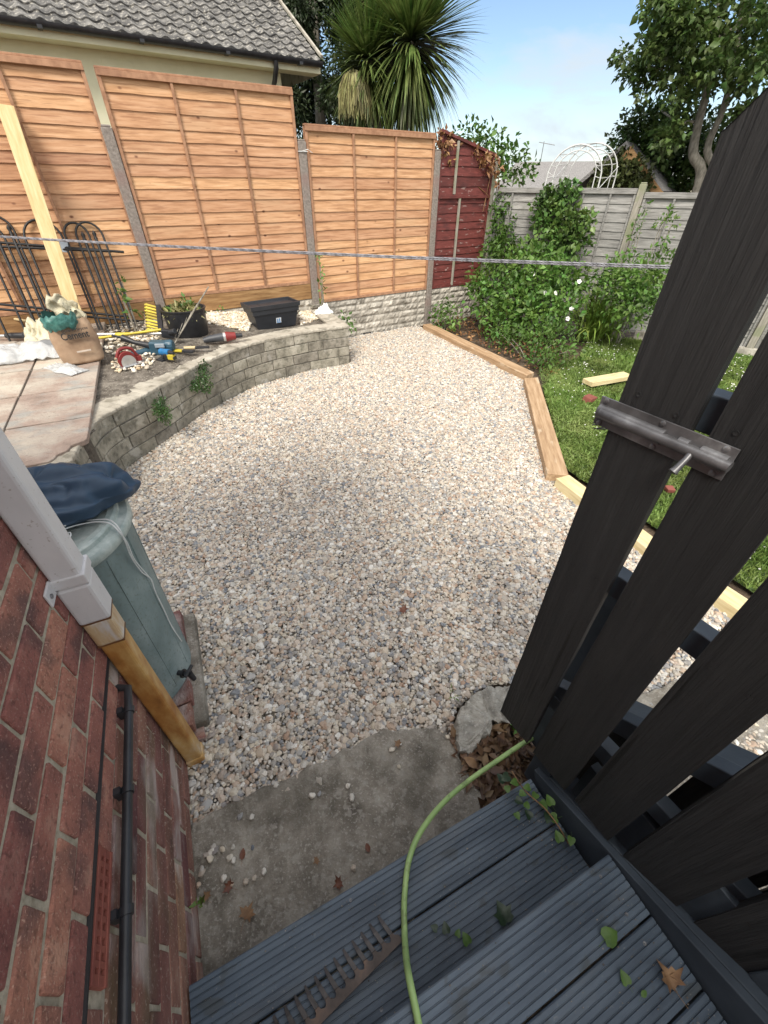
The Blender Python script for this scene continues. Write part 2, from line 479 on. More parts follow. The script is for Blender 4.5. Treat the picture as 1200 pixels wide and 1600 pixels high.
m_blackplastic = M('black_plastic', [(0, (0.012, 0.013, 0.016)), (1, (0.03, 0.032, 0.038))], scale=14, rough=0.42, bump=0.1)
m_upvc = M('grubby_white_plastic', [(0, (0.42, 0.41, 0.42)), (0.5, (0.56, 0.555, 0.57)), (1, (0.66, 0.65, 0.66))], scale=4, detail=7, stretch=(1, 1, 0.5), rough=0.42, bump=0.12, bscale=60, bdist=0.002,
           spots=[(120, 0.66, 0.04, (0.26, 0.22, 0.18), 0.6, (1, 1, 1))])
m_rustpipe = M('rust_stained_plastic', [(0, (0.15, 0.05, 0.01)), (0.35, (0.34, 0.15, 0.035)), (0.65, (0.50, 0.31, 0.11)), (1, (0.60, 0.52, 0.42))], scale=5, detail=5, stretch=(1.6, 1.6, 0.7), rough=0.5, bump=0.2, bscale=50, bdist=0.002, rampcontrast=(0.28, 0.72))
m_halfrust = M('half_stained_plastic', [(0, (0.36, 0.17, 0.05)), (0.4, (0.50, 0.38, 0.24)), (0.6, (0.55, 0.53, 0.52)), (1, (0.62, 0.61, 0.62))], scale=5, detail=6, stretch=(3, 3, 0.6), rough=0.45, bump=0.1)
m_rustline = flat('rust_line', (0.12, 0.05, 0.015), 0.7)
m_butt = M('galvanised_green', [(0, (0.12, 0.17, 0.175)), (0.5, (0.185, 0.25, 0.255)), (1, (0.27, 0.335, 0.34))], scale=7, detail=6, stretch=(1, 1, 0.6), rough=0.5, bump=0.12, bscale=60, bdist=0.002, metal=0.1, spots=[(90, 0.55, 0.12, (0.13, 0.165, 0.155), 0.6, (1, 1, 1)), (6, 0.62, 0.1, (0.30, 0.31, 0.28), 0.35, (1, 1, 0.3))])
m_lid = M('galvanised_lid', [(0, (0.24, 0.30, 0.29)), (0.5, (0.36, 0.42, 0.405)), (1, (0.48, 0.53, 0.51))], scale=30, detail=6, rough=0.5, bump=0.12, bscale=60, bdist=0.002, metal=0.15)
m_tarp = M('navy_fabric', [(0, (0.012, 0.034, 0.068)), (1, (0.034, 0.070, 0.125))], scale=5, rough=0.55, bump=0.15, bscale=200, bdist=0.001)
m_cord = flat('white_cord', (0.62, 0.64, 0.64), 0.6)
m_deck = M('slate_painted_deck', [(0, (0.038, 0.058, 0.086)), (0.5, (0.084, 0.118, 0.160)), (1, (0.14, 0.185, 0.235))], scale=5, detail=7, stretch=(0.5, 3, 3), rough=0.52, bump=0.25, bscale=60, bdist=0.002, tonek=0.2,
           spots=[(4, 0.58, 0.10, (0.13, 0.155, 0.18), 0.45, (1, 3, 1)), (11, 0.62, 0.05, (0.05, 0.055, 0.05), 0.5, (1, 2, 1)), (150, 0.68, 0.03, (0.26, 0.26, 0.25), 0.6, (1, 1, 1))])
m_blackwood = M('near_black_painted_wood', [(0, (0.016, 0.0165, 0.018)), (0.5, (0.0225, 0.023, 0.0245)), (1, (0.031, 0.0315, 0.033))], scale=2.2, detail=8, stretch=(26, 26, 1.3), rough=0.6, bump=1.0, bscale=2.6, bdist=0.010, bstretch=(30, 30, 1.1), tonek=0.18,
                spots=[(1.6, 0.66, 0.02, (0.004, 0.004, 0.004), 0.9, (22, 22, 0.7)), (3, 0.6, 0.1, (0.036, 0.035, 0.035), 0.5, (3, 3, 1)), (18, 0.76, 0.012, (0.12, 0.115, 0.11), 0.6, (1, 1, 0.5))])
m_slatewood = M('slate_painted_wood', [(0, (0.022, 0.032, 0.046)), (1, (0.060, 0.080, 0.105))], scale=5, detail=6, stretch=(1, 1, 1), rough=0.6, bump=0.4, bscale=20, bdist=0.003, tonek=0.2)
m_iron = M('dark_bolt_metal', [(0, (0.10, 0.10, 0.105)), (0.6, (0.21, 0.21, 0.22)), (1, (0.40, 0.41, 0.42))], scale=14, rough=0.38, bump=0.3, bscale=60, bdist=0.002, metal=0.45)
m_rust = M('rusty_steel', [(0, (0.07, 0.06, 0.055)), (0.5, (0.14, 0.11, 0.095)), (1, (0.27, 0.175, 0.125))], scale=18, detail=7, rough=0.62, bump=0.35, bscale=60, bdist=0.002, metal=0.3)
m_hose = M('lime_hose', [(0, (0.24, 0.40, 0.14)), (1, (0.42, 0.60, 0.24))], scale=8, rough=0.42, bump=0.15, bscale=30, bdist=0.001, spots=[(30, 0.60, 0.06, (0.13, 0.17, 0.07), 0.5, (1, 1, 1))])
m_render = M('cream_render', [(0, (0.62, 0.61, 0.42)), (1, (0.72, 0.71, 0.52))], scale=3, bump=0.2, bscale=60, tonek=0)
m_tile = M('lichened_roof_tile', [(0, (0.035, 0.034, 0.034)), (0.45, (0.095, 0.092, 0.088)), (1, (0.23, 0.222, 0.208))], scale=7, detail=8, rough=0.9, bump=0.5, bscale=50, bdist=0.006, tonek=0.2, spots=[(28, 0.56, 0.06, (0.42, 0.40, 0.35), 0.6, (1, 1, 1))])
m_farroof = M('far_roof_tile', [(0, (0.13, 0.125, 0.125)), (1, (0.30, 0.29, 0.285))], scale=30, detail=6, bump=0.6, bscale=30, bdist=0.03)
m_whitemetal = flat('white_tube', (0.55, 0.56, 0.55), 0.4)
m_bark = M('bark', [(0, (0.15, 0.135, 0.11)), (1, (0.40, 0.37, 0.31))], scale=9, stretch=(3, 3, 1), bump=0.8, bscale=20, bdist=0.02)
def leafmat(name, a, b, c, **k):
    k.setdefault('rough', 0.5)
    k.setdefault('trans', 0.28)
    return M(name, [(0, a), (0.5, b), (1, c)], scale=3.5, detail=3, bump=0, tonek=0.34, hue=0.016, **k)
m_leaf = leafmat('mid_green_leaf', (0.045, 0.10, 0.018), (0.085, 0.17, 0.030), (0.14, 0.24, 0.05))
m_leaf_mid2 = leafmat('ivy_leaf', (0.03, 0.075, 0.018), (0.075, 0.145, 0.032), (0.17, 0.26, 0.06), rough=0.4, trans=0.2)
m_leaf_mix = leafmat('laurel_leaf', (0.02, 0.045, 0.014), (0.055, 0.10, 0.025), (0.12, 0.18, 0.045), rough=0.4)
m_leaf_bright = leafmat('bright_green_leaf', (0.05, 0.115, 0.022), (0.105, 0.20, 0.038), (0.20, 0.31, 0.07))
m_leaf_dark = leafmat('dark_ivy_leaf', (0.022, 0.055, 0.016), (0.055, 0.115, 0.028), (0.13, 0.21, 0.05), rough=0.4, trans=0.15)
m_leaf_syc = leafmat('sycamore_leaf', (0.045, 0.085, 0.022), (0.085, 0.14, 0.035), (0.15, 0.21, 0.06))
m_leaf_ivyhill = leafmat('faded_ivy_leaf', (0.05, 0.065, 0.02), (0.085, 0.105, 0.035), (0.13, 0.15, 0.055))
m_conifer = leafmat('conifer_leaf', (0.012, 0.028, 0.010), (0.03, 0.052, 0.018), (0.06, 0.08, 0.03), trans=0.1)
m_sword = leafmat('cordyline_leaf', (0.045, 0.080, 0.018), (0.105, 0.155, 0.036), (0.22, 0.27, 0.085), trans=0.15)
m_daylily = leafmat('strappy_leaf', (0.13, 0.21, 0.035), (0.22, 0.33, 0.06), (0.33, 0.42, 0.10))
m_panicle = leafmat('straw_flower_spray', (0.19, 0.18, 0.07), (0.33, 0.31, 0.14), (0.46, 0.43, 0.21), trans=0.1)
m_dead = leafmat('dead_leaf', (0.13, 0.055, 0.022), (0.26, 0.13, 0.055), (0.40, 0.24, 0.12), trans=0.1)
m_brownleaf0 = leafmat('brown_litter', (0.05, 0.028, 0.015), (0.13, 0.075, 0.042), (0.30, 0.19, 0.11), trans=0.05)
m_grass = leafmat('grass_blade', (0.12, 0.19, 0.04), (0.20, 0.295, 0.07), (0.32, 0.40, 0.13))
m_petal = flat('white_petal', (0.80, 0.80, 0.76), 0.6, trans=0.2)

# ------------------------------------------------------------------ ground
def poly_sheet(name, pts, z, mat, kind='structure', sub=0):
    mb = MB()
    mb.add([(p[0], p[1], z) for p in pts], [tuple(range(len(pts)))])
    o = mb.build(name, mat)
    o['kind'] = kind
    return o
mb = MB()
mb.grid(lambda u, v: Vector(((u - 0.5) * 400, (v - 0.4) * 400, -0.035)), 4, 4)
tag(mb.build('ground', m_soil), kind='structure')

bed_edge = [(at(x, y).x, at(x, y).y) for x, y in ((655, 504), (662, 500), (790, 480), (1000, 470))]
edgeA = [at(668, 503), at(831, 584), at(875, 738)]                       # centre line of the timber edging
lawn_poly = [at(884, 735), at(848, 610), at(868, 585), at(905, 560), Vector((3.3, 6.9, 0)), Vector((5.9, 5.2, 0)), Vector((9, 3, 0)), Vector((9, 0.2, 0)), at(1190, 938)]
poly_sheet('lawn', lawn_poly, 0.012, m_lawnbase)

def in_poly(x, y, poly):
    ins = np.zeros(len(x), bool)
    n = len(poly)
    for i in range(n):
        x0, y0 = poly[i][0], poly[i][1]
        x1, y1 = poly[(i + 1) % n][0], poly[(i + 1) % n][1]
        c = ((y0 > y) != (y1 > y)) & (x < (x1 - x0) * (y - y0) / (y1 - y0 + 1e-12) + x0)
        ins ^= c
    return ins
def value_noise(x, y, s, seed):
    return np.array([mnoise.noise((a * s, b * s, seed)) for a, b in zip(x, y)])

WALL = [hf(-0.86, 2.86), hf(-0.80, 3.27), hf(-0.706, 3.53)] + [at(x, y) for x, y in ((260, 690), (330, 640), (400, 603), (480, 580), (548, 568))]
grav_poly = [hf(-0.45, 0.62), hf(-0.45, 1.02), hf(-1.9, 1.04), hf(-1.9, 2.86)] + WALL + [at(545, 530), ff(-1.9, -0.06), ff(0, -0.06), at(653, 508), at(820, 590), at(858, 744), at(1150, 950), at(1300, 1060), Vector((3.2, 0.5, 0)), Vector((1.6, -0.1, 0)), Vector((1.0, 0.35, 0)), at(830, 1060), at(760, 1070),
             at(712, 1105), at(705, 1150), at(640, 1160), at(600, 1180), at(545, 1206), at(480, 1244), at(430, 1258), at(398, 1284), at(350, 1306), at(325, 1300), at(298, 1312)]
poly_sheet('gravel_bed', grav_poly, -0.012, m_gravelbed)

def pebble_group(material):
    g = bpy.data.node_groups.new('pebble_scatter', 'GeometryNodeTree')
    g.interface.new_socket('Geometry', in_out='INPUT', socket_type='NodeSocketGeometry')
    g.interface.new_socket('Geometry', in_out='OUTPUT', socket_type='NodeSocketGeometry')
    N, K = g.nodes.new, g.links.new
    gi, go = N('NodeGroupInput'), N('NodeGroupOutput')
    g2i = N('GeometryNodeGeometryToInstance')
    for k in range(7):
        ico = N('GeometryNodeMeshIcoSphere')
        ico.inputs['Radius'].default_value = 0.5
        ico.inputs['Subdivisions'].default_value = 3
        nz = N('ShaderNodeTexNoise')
        nz.noise_dimensions = '4D'
        nz.inputs['W'].default_value = k * 3.7
        nz.inputs['Scale'].default_value = 1.7
        nz.inputs['Detail'].default_value = 1.5
        sub = N('ShaderNodeVectorMath')
        sub.operation = 'SUBTRACT'
        sub.inputs[1].default_value = (0.5, 0.5, 0.5)
        K(nz.outputs['Color'], sub.inputs[0])
        scl = N('ShaderNodeVectorMath')
        scl.operation = 'SCALE'
        scl.inputs['Scale'].default_value = 0.95
        K(sub.outputs[0], scl.inputs[0])
        spn = N('GeometryNodeSetPosition')
        K(ico.outputs['Mesh'], spn.inputs['Geometry'])
        K(scl.outputs[0], spn.inputs['Offset'])
        ss = N('GeometryNodeSetShadeSmooth')
        K(spn.outputs[0], ss.inputs[0])
        sm = N('GeometryNodeSetMaterial')
        sm.inputs['Material'].default_value = material
        K(ss.outputs[0], sm.inputs['Geometry'])
        tg = N('GeometryNodeTransform')
        tg.inputs['Scale'].default_value = (1.0 + 0.12 * (k % 3), 0.85 + 0.05 * (k % 2), 0.52 + 0.05 * (k % 4))
        K(sm.outputs[0], tg.inputs['Geometry'])
        K(tg.outputs[0], g2i.inputs[0])
    iop = N('GeometryNodeInstanceOnPoints')
    iop.inputs['Pick Instance'].default_value = True
    K(gi.outputs[0], iop.inputs['Points'])
    K(g2i.outputs[0], iop.inputs['Instance'])
    ri = N('FunctionNodeRandomValue')
    ri.data_type = 'INT'
    ri.inputs[4].default_value, ri.inputs[5].default_value = 0, 6
    K(ri.outputs[2], iop.inputs['Instance Index'])
    rr = N('FunctionNodeRandomValue')
    rr.data_type = 'FLOAT_VECTOR'
    rr.inputs[0].default_value = (-0.42, -0.42, 0)
    rr.inputs[1].default_value = (0.42, 0.42, 6.283)
    K(rr.outputs[0], iop.inputs['Rotation'])
    na = N('GeometryNodeInputNamedAttribute')
    na.data_type = 'FLOAT'
    na.inputs['Name'].default_value = 'sz'
    K(na.outputs[0], iop.inputs['Scale'])
    K(iop.outputs[0], go.inputs[0])
    return g
def pebbles(name, P, S, material, label=None, kind='stuff'):
    me = bpy.data.meshes.new(name)
    me.from_pydata([tuple(p) for p in P], [], [])
    a = me.attributes.new('sz', 'FLOAT', 'POINT')
    a.data.foreach_set('value', np.asarray(S, np.float32))
    o = bpy.data.objects.new(name, me)
    COL.objects.link(o)
    md = o.modifiers.new('scatter', 'NODES')
    key = 'pg_' + material.name
    if key not in bpy.data.node_groups:
        gg = pebble_group(material)
        gg.name = key
    md.node_group = bpy.data.node_groups[key]
    tag(o, label, None, None, kind)
    return o
def scatter_poly(poly, sp0, r):
    xs = [p[0] for p in poly]; ys = [p[1] for p in poly]
    gx, gy = np.meshgrid(np.arange(min(xs), max(xs), sp0), np.arange(min(ys), max(ys), sp0))
    x = gx.ravel() + r.uniform(-0.5, 0.5, gx.size) * sp0
    y = gy.ravel() + r.uniform(-0.5, 0.5, gx.size) * sp0
    k = in_poly(x, y, poly)
    return x[k], y[k]
r = np.random.default_rng(3)
x, y = scatter_poly(grav_poly, 0.0122, r)
hgt = value_noise(x, y, 2.2, 1.0) * 0.018
k = r.random(len(x)) < 0.97
x, y, hgt = x[k], y[k], hgt[k]
sz = (0.0172 * np.exp(r.normal(size=len(x)) * 0.34)).clip(0.007, 0.040)
z = hgt + r.uniform(-0.004, 0.006, len(x))
stx, sty = [], []                                                        # strays on the slab and along its edge
for _ in range(24):
    q = at(*random.choice([(350, 1330), (360, 1345), (420, 1290), (520, 1230), (610, 1185), (700, 1160), (345, 1390)]))
    stx.append(q.x + random.gauss(0, 0.06)); sty.append(q.y + random.gauss(0, 0.028))
for q in ((395, 1325), (398, 1372), (413, 1362), (553, 1357), (385, 1378), (700, 1130), (760, 1130), (722, 1095), (745, 1100), (780, 1145)):
    p = at(*q, 0.02); stx.append(p.x); sty.append(p.y)
P = np.concatenate([np.stack([x, y, z], 1), np.stack([stx, sty, [0.027] * len(stx)], 1)])
S = np.concatenate([sz, np.full(len(stx), 0.018) * r.uniform(0.7, 1.3, len(stx))])
pebbles('gravel', P, S, m_pebble, 'mixed cream, grey and brown pea gravel spread over the yard')

# concrete slab at the foot of the steps
def rough_slab(name, px, z0, ztop, mat, jitter=0.01, seed=2):
    rr = random.Random(seed)
    pts = []
    base = [at(a, b, ztop) for a, b in px]
    for i in range(len(base)):
        a, b = base[i], base[(i + 1) % len(base)]
        n = max(1, int((b - a).length / 0.035))
        for j in range(n):
            q = a.lerp(b, j / n)
            pts.append((q.x + rr.uniform(-jitter, jitter), q.y + rr.uniform(-jitter, jitter)))
    mb = MB()
    mb.prism(pts, z0, ztop)
    return mb, pts
mb, _p = rough_slab('concrete_path', [(296, 1290), (345, 1260), (480, 1200), (600, 1140), (690, 1140), (712, 1165), (730, 1205), (745, 1232), (775, 1290), (600, 1480), (300, 1650), (285, 1500)], -0.06, 0.018, m_conc)
tag(mb.build('concrete_path', m_conc, bevel=0.006), kind='structure')
mb, _p = rough_slab('stone_path', [(985, 1090), (1120, 1040), (1330, 1100), (1500, 1300), (1150, 1400), (1000, 1200)], -0.06, 0.015, m_conc)
tag(mb.build('paved_path', m_conc, bevel=0.006), kind='structure')

# ------------------------------------------------------------------ the brick house on the left
PW = -0.44                                                               # wall plane
hs = thing('brick_house', 'red brick house wall with drainpipe running down its corner', 'house', hf(PW, 1.02, 0), RH)
def hl(p, a, z): return Vector((p - PW, a - 1.02, z))                     # house local coordinates
CP = 0.0768
red, old = MB(), MB()
for row in range(-6, 22):
    zb = 1.010 + (row - 0) * CP - 0.0 * CP
    par = row % 2
    off = 0.560 if par == 1 else 0.452
    for kx in range(-16, 4):
        a0 = off + kx * 0.2165
        a1 = a0 + 0.2165 - 0.0125
        a0c, a1c = a0 + 0.0, min(a1, 1.02)
        if a0c > 1.0: continue
        if row == -4 and abs(a0 - 0.2355) < 0.03: continue                 # the air brick sits here
        t = random.gauss(0, 0.55)
        m = old if (row < -4 or (row == -4 and random.random() < 0.4)) else red
        dx = random.uniform(-0.0015, 0.0015)
        m.box(hl(PW - 0.05 + dx, (a0c + a1c) / 2, zb + (CP - 0.013) / 2), (0.1, a1c - a0c, CP - 0.013), tone=t, jit=0.0018)
for row in range(-13, -6):
    zb = 1.010 + row * CP
    off = 0.560 if row % 2 == 1 else 0.452
    for kx in range(-16, 4):
        a0 = off + kx * 0.2165
        a1c = min(a0 + 0.2045, 1.02)
        if a0 > 1.0: continue
        old.box(hl(PW - 0.05 + random.uniform(-0.002, 0.002), (a0 + a1c) / 2, zb + (CP - 0.009) / 2), (0.1, a1c - a0, CP - 0.009), tone=random.gauss(0, 0.6), jit=0.0018)
wall = red.build('brickwork', m_brick, hs, bevel=0.0035)
old.build('brickwork', m_oldbrick, hs, bevel=0.004, label='pale salt stained lower brick courses')
mb = MB()
mb.box(hl(PW - 0.060, -0.99, 1.3), (0.110, 4.0, 2.8))
mb.build('mortar', m_mortar, hs)
mb = MB()
mb.box(hl(PW + 0.0005, -0.95, 0.782), (0.009, 3.92, 0.0045))
mb.build('damp_strip', m_dpc, hs)
# the house's bulk above the near wall
mb = MB()
mb.box(hl(PW - 2.55, -1.18, 1.40), (4.86, 4.38, 2.8))
mb.box(hl(PW - 2.5, -1.6, 3.1), (5.0, 5.3, 0.7))
mb.build('wall', m_brick, hs)
mb = MB()                                                                 # air brick: frame with holes
ab0, ab1, az0, az1 = 0.2475, 0.4605, 0.7075, 0.7725
cxp = PW - 0.02
mb.box(hl(cxp, (ab0 + ab1) / 2, az0 + 0.005), (0.052, ab1 - ab0, 0.010))
mb.box(hl(cxp, (ab0 + ab1) / 2, az1 - 0.005), (0.052, ab1 - ab0, 0.010))
mb.box(hl(cxp, (ab0 + ab1) / 2, (az0 + az1) / 2), (0.050, ab1 - ab0 - 0.004, 0.007))
for j in range(10):
    a = ab0 + 0.008 + (ab1 - ab0 - 0.016) * j / 9
    mb.box(hl(cxp, a, (az0 + az1) / 2), (0.0485, 0.0105 if 0 < j < 9 else 0.016, az1 - az0 - 0.022))
mb.build('air_vent', m_terracotta, hs, bevel=0.001)
# drainpipe
dp = MB()
def sq(mb, p0, p1, a0, a1, z0, z1, tone=0):
    mb.box(hl((p0 + p1) / 2, (a0 + a1) / 2, (z0 + z1) / 2), (p1 - p0, a1 - a0, z1 - z0), tone=tone)
sq(dp, PW + 0.002, PW + 0.070, 0.915, 0.983, 0.94, 2.8)
dpo = dp.build('drainpipe', m_upvc, hs, bevel=0.010, seg=3, label='white square drainpipe, rust stained orange near the ground')
mb = MB(); sq(mb, PW + 0.004, PW + 0.066, 0.919, 0.979, -0.02, 0.90); mb.build('lower_section', m_rustpipe, dpo, bevel=0.010, seg=3, label='orange stained lower length of the drainpipe')
mb = MB(); sq(mb, PW + 0.0, PW + 0.073, 0.912, 0.986, 0.951, 1.085); mb.build('socket', m_upvc, dpo, bevel=0.008, seg=2)
mb = MB(); sq(mb, PW + 0.002, PW + 0.0695, 0.915, 0.9825, 0.851, 0.9495); mb.build('stained_socket', m_halfrust, dpo, bevel=0.008, seg=2)
mb = MB(); sq(mb, PW + 0.0015, PW + 0.071, 0.914, 0.984, 0.9475, 0.9525); mb.build('rust_line', m_rustline, dpo)
mb = MB(); sq(mb, PW + 0.003, PW + 0.0685, 0.9165, 0.9815, 0.8475, 0.853); mb.build('rust_line', m_rustline, dpo)
mb = MB(); sq(mb, PW + 0.002, PW + 0.070, 0.915, 0.983, -0.025, 0.045); mb.build('shoe', m_rustpipe, dpo, bevel=0.008)
mb = MB(); sq(mb, PW + 0.0, PW + 0.0755, 0.910, 0.988, 1.090, 1.120); sq(mb, PW + 0.0, PW + 0.006, 0.865, 0.915, 1.084, 1.126); mb.build('bracket', m_upvc, dpo, bevel=0.003)
mb = MB(); mb.tube([hl(PW + 0.006, 0.882, 1.105), hl(PW + 0.009, 0.882, 1.105)], 0.006, 10); mb.build('screw', m_iron, dpo)
# black waste pipe
bp = MB()
bp.tube([hl(PW + 0.026, -1.6, 0.668), hl(PW + 0.026, 0.2, 0.684), hl(PW + 0.026, 0.80, 0.692), hl(PW + 0.024, 0.87, 0.698), hl(PW - 0.02, 0.89, 0.70)], 0.0110, 16)
bpo = bp.build('waste_pipe', m_blackplastic, hs, smooth=50)
for a, zc in ((0.587, 0.689), (0.351, 0.685), (0.80, 0.692), (0.05, 0.683)):
    mb = MB()
    mb.tube([hl(PW + 0.026, a - 0.008, zc), hl(PW + 0.026, a + 0.008, zc)], 0.0142, 16)
    mb.box(hl(PW + 0.007, a, zc), (0.015, 0.016, 0.038))
    mb.build('pipe_clip', m_blackplastic, bpo, smooth=40)

# ------------------------------------------------------------------ decking steps
def deck_profile(w, t=0.028, grooves=7):
    pts = [(0.0, -t), (w, -t), (w, -0.003), (w - 0.003, 0)]
    n = grooves
    m = 0.014
    pitch = (w - 2 * m) / n
    for i in range(n, -1, -1):
        c = m + pitch * i
        pts += [(c + 0.0022, 0), (c + 0.0012, -0.0032), (c - 0.0012, -0.0032), (c - 0.0022, 0)]
    pts += [(0.003, 0), (0, -0.003)]
    return pts
def deck_step(name, label, a_front, ztop, nb, p0, p1, w=0.1365, gap=0.005, riser=0.16):
    t = thing(name, label, 'step', hf(p0, a_front, 0), RH, 'slate blue decking steps')
    for i in range(nb):
        y1 = -i * (w + gap)
        prof = deck_profile(w)
        mb = MB()
        Lx = p1 - p0
        vs = [(0, y1 - w + yy, ztop + zz) for yy, zz in prof] + [(Lx, y1 - w + yy, ztop + zz) for yy, zz in prof]
        n = len(prof)
        mb.add(vs, [tuple(range(n)), tuple(range(2 * n - 1, n - 1, -1))] + [((k + 1) % n, k, k + n, (k + 1) % n + n) for k in range(n)], random.uniform(-0.4, 0.4))
        db = mb.build('deck_board', m_deck, t)
        for px_ in (0.45, Lx - 0.06):
            for w_ in (0.026, w - 0.026):
                sc_ = MB()
                sc_.lathe([(0.0042, -0.001), (0.0042, 0.0006), (0.0018, 0.0002), (0.0004, -0.0004)], 12, (px_ + random.uniform(-.004, .004), y1 - w_, ztop))
                sc_.build('screw', m_iron, db)
    mb = MB()
    mb.box((Lx / 2, -0.030, ztop - 0.028 - (riser - 0.03) / 2), (Lx, 0.022, riser - 0.03))
    mb.build('riser', m_deck, t)
    return t
deck_step('deck_step', 'lower slate blue ribbed decking step with the rake lying on it', 0.272, 0.190, 2, PW + 0.004, 0.715, riser=0.19)
deck_step('deck_step', 'upper slate blue ribbed decking step in the bottom corner with green leaves on it', 0.0, 0.350, 5, PW + 0.004, 0.72, riser=0.16)

# screw heads, holes and grit on the decking
rd = random.Random(21)
m_grit = M('grit', [(0, (0.05, 0.045, 0.04)), (0.6, (0.20, 0.17, 0.14)), (1, (0.45, 0.42, 0.36))], scale=300, bump=0, tonek=0.5)
for a_f, zt_, nb_, p_l, p_r in ((0.272, 0.190, 2, PW + 0.02, 0.70), (0.0, 0.350, 4, PW + 0.02, 0.70)):
    V_, F_, T_ = [], [], []
    for k in range(620):
        p_, a_ = rd.uniform(p_l, p_r), a_f - rd.uniform(0.004, nb_ * 0.1405)
        s_ = abs(rd.gauss(0, 0.0011)) + 0.0005
        if rd.random() < 0.35: p_ = p_r - abs(rd.gauss(0, 0.07))
        c_ = hf(p_, a_, zt_ + s_ * 0.6)
        b_ = len(V_)
        V_ += [c_ + Vector((s_, 0, 0)), c_ + Vector((0, s_ * rd.uniform(.5, 1), 0)), c_ + Vector((-s_, 0, 0)), c_ + Vector((0, -s_ * rd.uniform(.5, 1), 0)), c_ + Vector((0, 0, s_ * 0.8))]
        F_ += [(b_, b_ + 1, b_ + 4), (b_ + 1, b_ + 2, b_ + 4), (b_ + 2, b_ + 3, b_ + 4), (b_ + 3, b_, b_ + 4)]
        T_ += [rd.gauss(0, 1)] * 4
    tag(mesh_np('grit', V_, F_, T_, m_grit), 'specks of dirt and grit scattered over the decking steps', None, None, 'stuff')
# sloping stringer board and the fixed balustrade on it
D_G, A_G = 0.75, math.radians(-31.5)
GY = Vector((math.sin(A_G), math.cos(A_G), 0))                            # along the gate, away from the camera
GX = Vector((math.cos(A_G), -math.sin(A_G), 0))                           # out from the steps
RG = -A_G
def gf(d, a, z): return GX * d + GY * a + Vector((0, 0, z))
st = thing('balustrade', 'slate painted balustrade beside the steps, behind the dark gate', 'railing', hf(0.73, 0.35, 0), RH)
def sl(p, a, z): return Vector((p - 0.73, a - 0.35, z))
mb = MB()
mb.bar(sl(0.738, 0.25, 0.160), sl(0.738, -0.60, 0.508), 0.026, 0.165)
mb.build('stringer', m_slatewood, st, bevel=0.003)
mb = MB()
mb.bar(sl(0.785, 0.27, 0.236), sl(0.785, -0.60, 0.592), 0.080, 0.020)
mb.build('bottom_rail', m_slatewood, st, bevel=0.003)
for a, zt, z0 in ((0.285, 1.07, 0.12), (-0.62, 1.55, 0.3)):
    mb = MB()
    mb.box(sl(0.865, a + 0.10, (zt + z0) / 2), (0.06, 0.080, zt - z0))
    mb.box(sl(0.765, a - 0.01, z0 + 0.12), (0.04, 0.075, 0.30))
    mb.build('post', m_slatewood, st, bevel=0.003)
for a in (0.145, 0.0, -0.16, -0.31, -0.46):
    z0 = 0.268 + (0.185 - a) * 0.41 - 0.02
    mb = MB()
    mb.box(sl(0.785, a, z0 + 0.13), (0.03, 0.055, 0.20))
    mb.build('baluster', m_slatewood, st, bevel=0.002)
mb = MB()
mb.bar(sl(0.885, 0.36, 0.553), sl(0.905, -0.52, 1.205), 0.062, 0.040)
mb.build('handrail', m_slatewood, st, bevel=0.003)
for k in range(8):
    a = 0.305 - 0.112 * k
    zt = 0.553 + (0.36 - a) * 0.741 - 0.045
    mb = MB()
    mb.box(sl(0.900, a, (zt + 0.03) / 2), (0.020, 0.106, zt - 0.03), tone=random.uniform(-.5, .5))
    mb.build('infill_board', m_blackwood, st, bevel=0.002)

# the gate: wide dark boards seen close up, ledges behind
gt = thing('garden_gate', 'tall dark painted gate of wide vertical boards held open beside the steps', 'gate', gf(D_G, 0, 0), RG)
def gl(d, a, z): return Vector((d - D_G, a, z))
def gate_board(a0, a1, z0, z1, tone):
    mb = MB()
    w = a1 - a0
    t = 0.022
    nz_, ny_ = 40, 6
    ch = 0.036
    vs = []
    def outline(v):                                                    # width limits at height fraction v
        zz = z0 + (z1 - z0) * v
        return zz
    # front skin with raised grain, chamfered top corners
    rs = random.random() * 50
    def skin(side):
        base = len(vs)
        for j in range(nz_ + 1):
            zz = z0 + (z1 - z0) * j / nz_
            lim = min(1.0, max(0.0, (z1 - zz) / ch))
            lo = a0 + (1 - lim) * w * 0.28
            hi = a1 - (1 - lim) * w * 0.28
            for i in range(ny_ + 1):
                aa = lo + (hi - lo) * i / ny_
                e = 0.0
                if i in (0, ny_): e = mnoise.noise((zz * 6, rs, i)) * 0.0018
                d = -t / 2 if side == 0 else t / 2
                d += mnoise.noise((aa * 30 + rs, zz * 2.5, side)) * 0.0012
                vs.append(gl(D_G + d, aa + e, zz))
        return base
    b0 = skin(0)
    b1 = skin(1)
    fs = []
    W = ny_ + 1
    for j in range(nz_):
        for i in range(ny_):
            q = (b0 + j * W + i, b0 + j * W + i + 1, b0 + (j + 1) * W + i + 1, b0 + (j + 1) * W + i)
            fs.append(q[::-1])
            fs.append(tuple(c - b0 + b1 for c in q))
        fs.append((b0 + j * W, b0 + (j + 1) * W, b1 + (j + 1) * W, b1 + j * W))
        fs.append((b0 + (j + 1) * W + ny_, b0 + j * W + ny_, b1 + j * W + ny_, b1 + (j + 1) * W + ny_))
    for i in range(ny_):
        fs.append((b0 + i, b0 + i + 1, b1 + i + 1, b1 + i)[::1])
        fs.append((b0 + nz_ * W + i + 1, b0 + nz_ * W + i, b1 + nz_ * W + i, b1 + nz_ * W + i + 1))
    mb.add(vs, fs, tone)
    return mb.build('board', m_blackwood, gt, bevel=0.0018, seg=2)
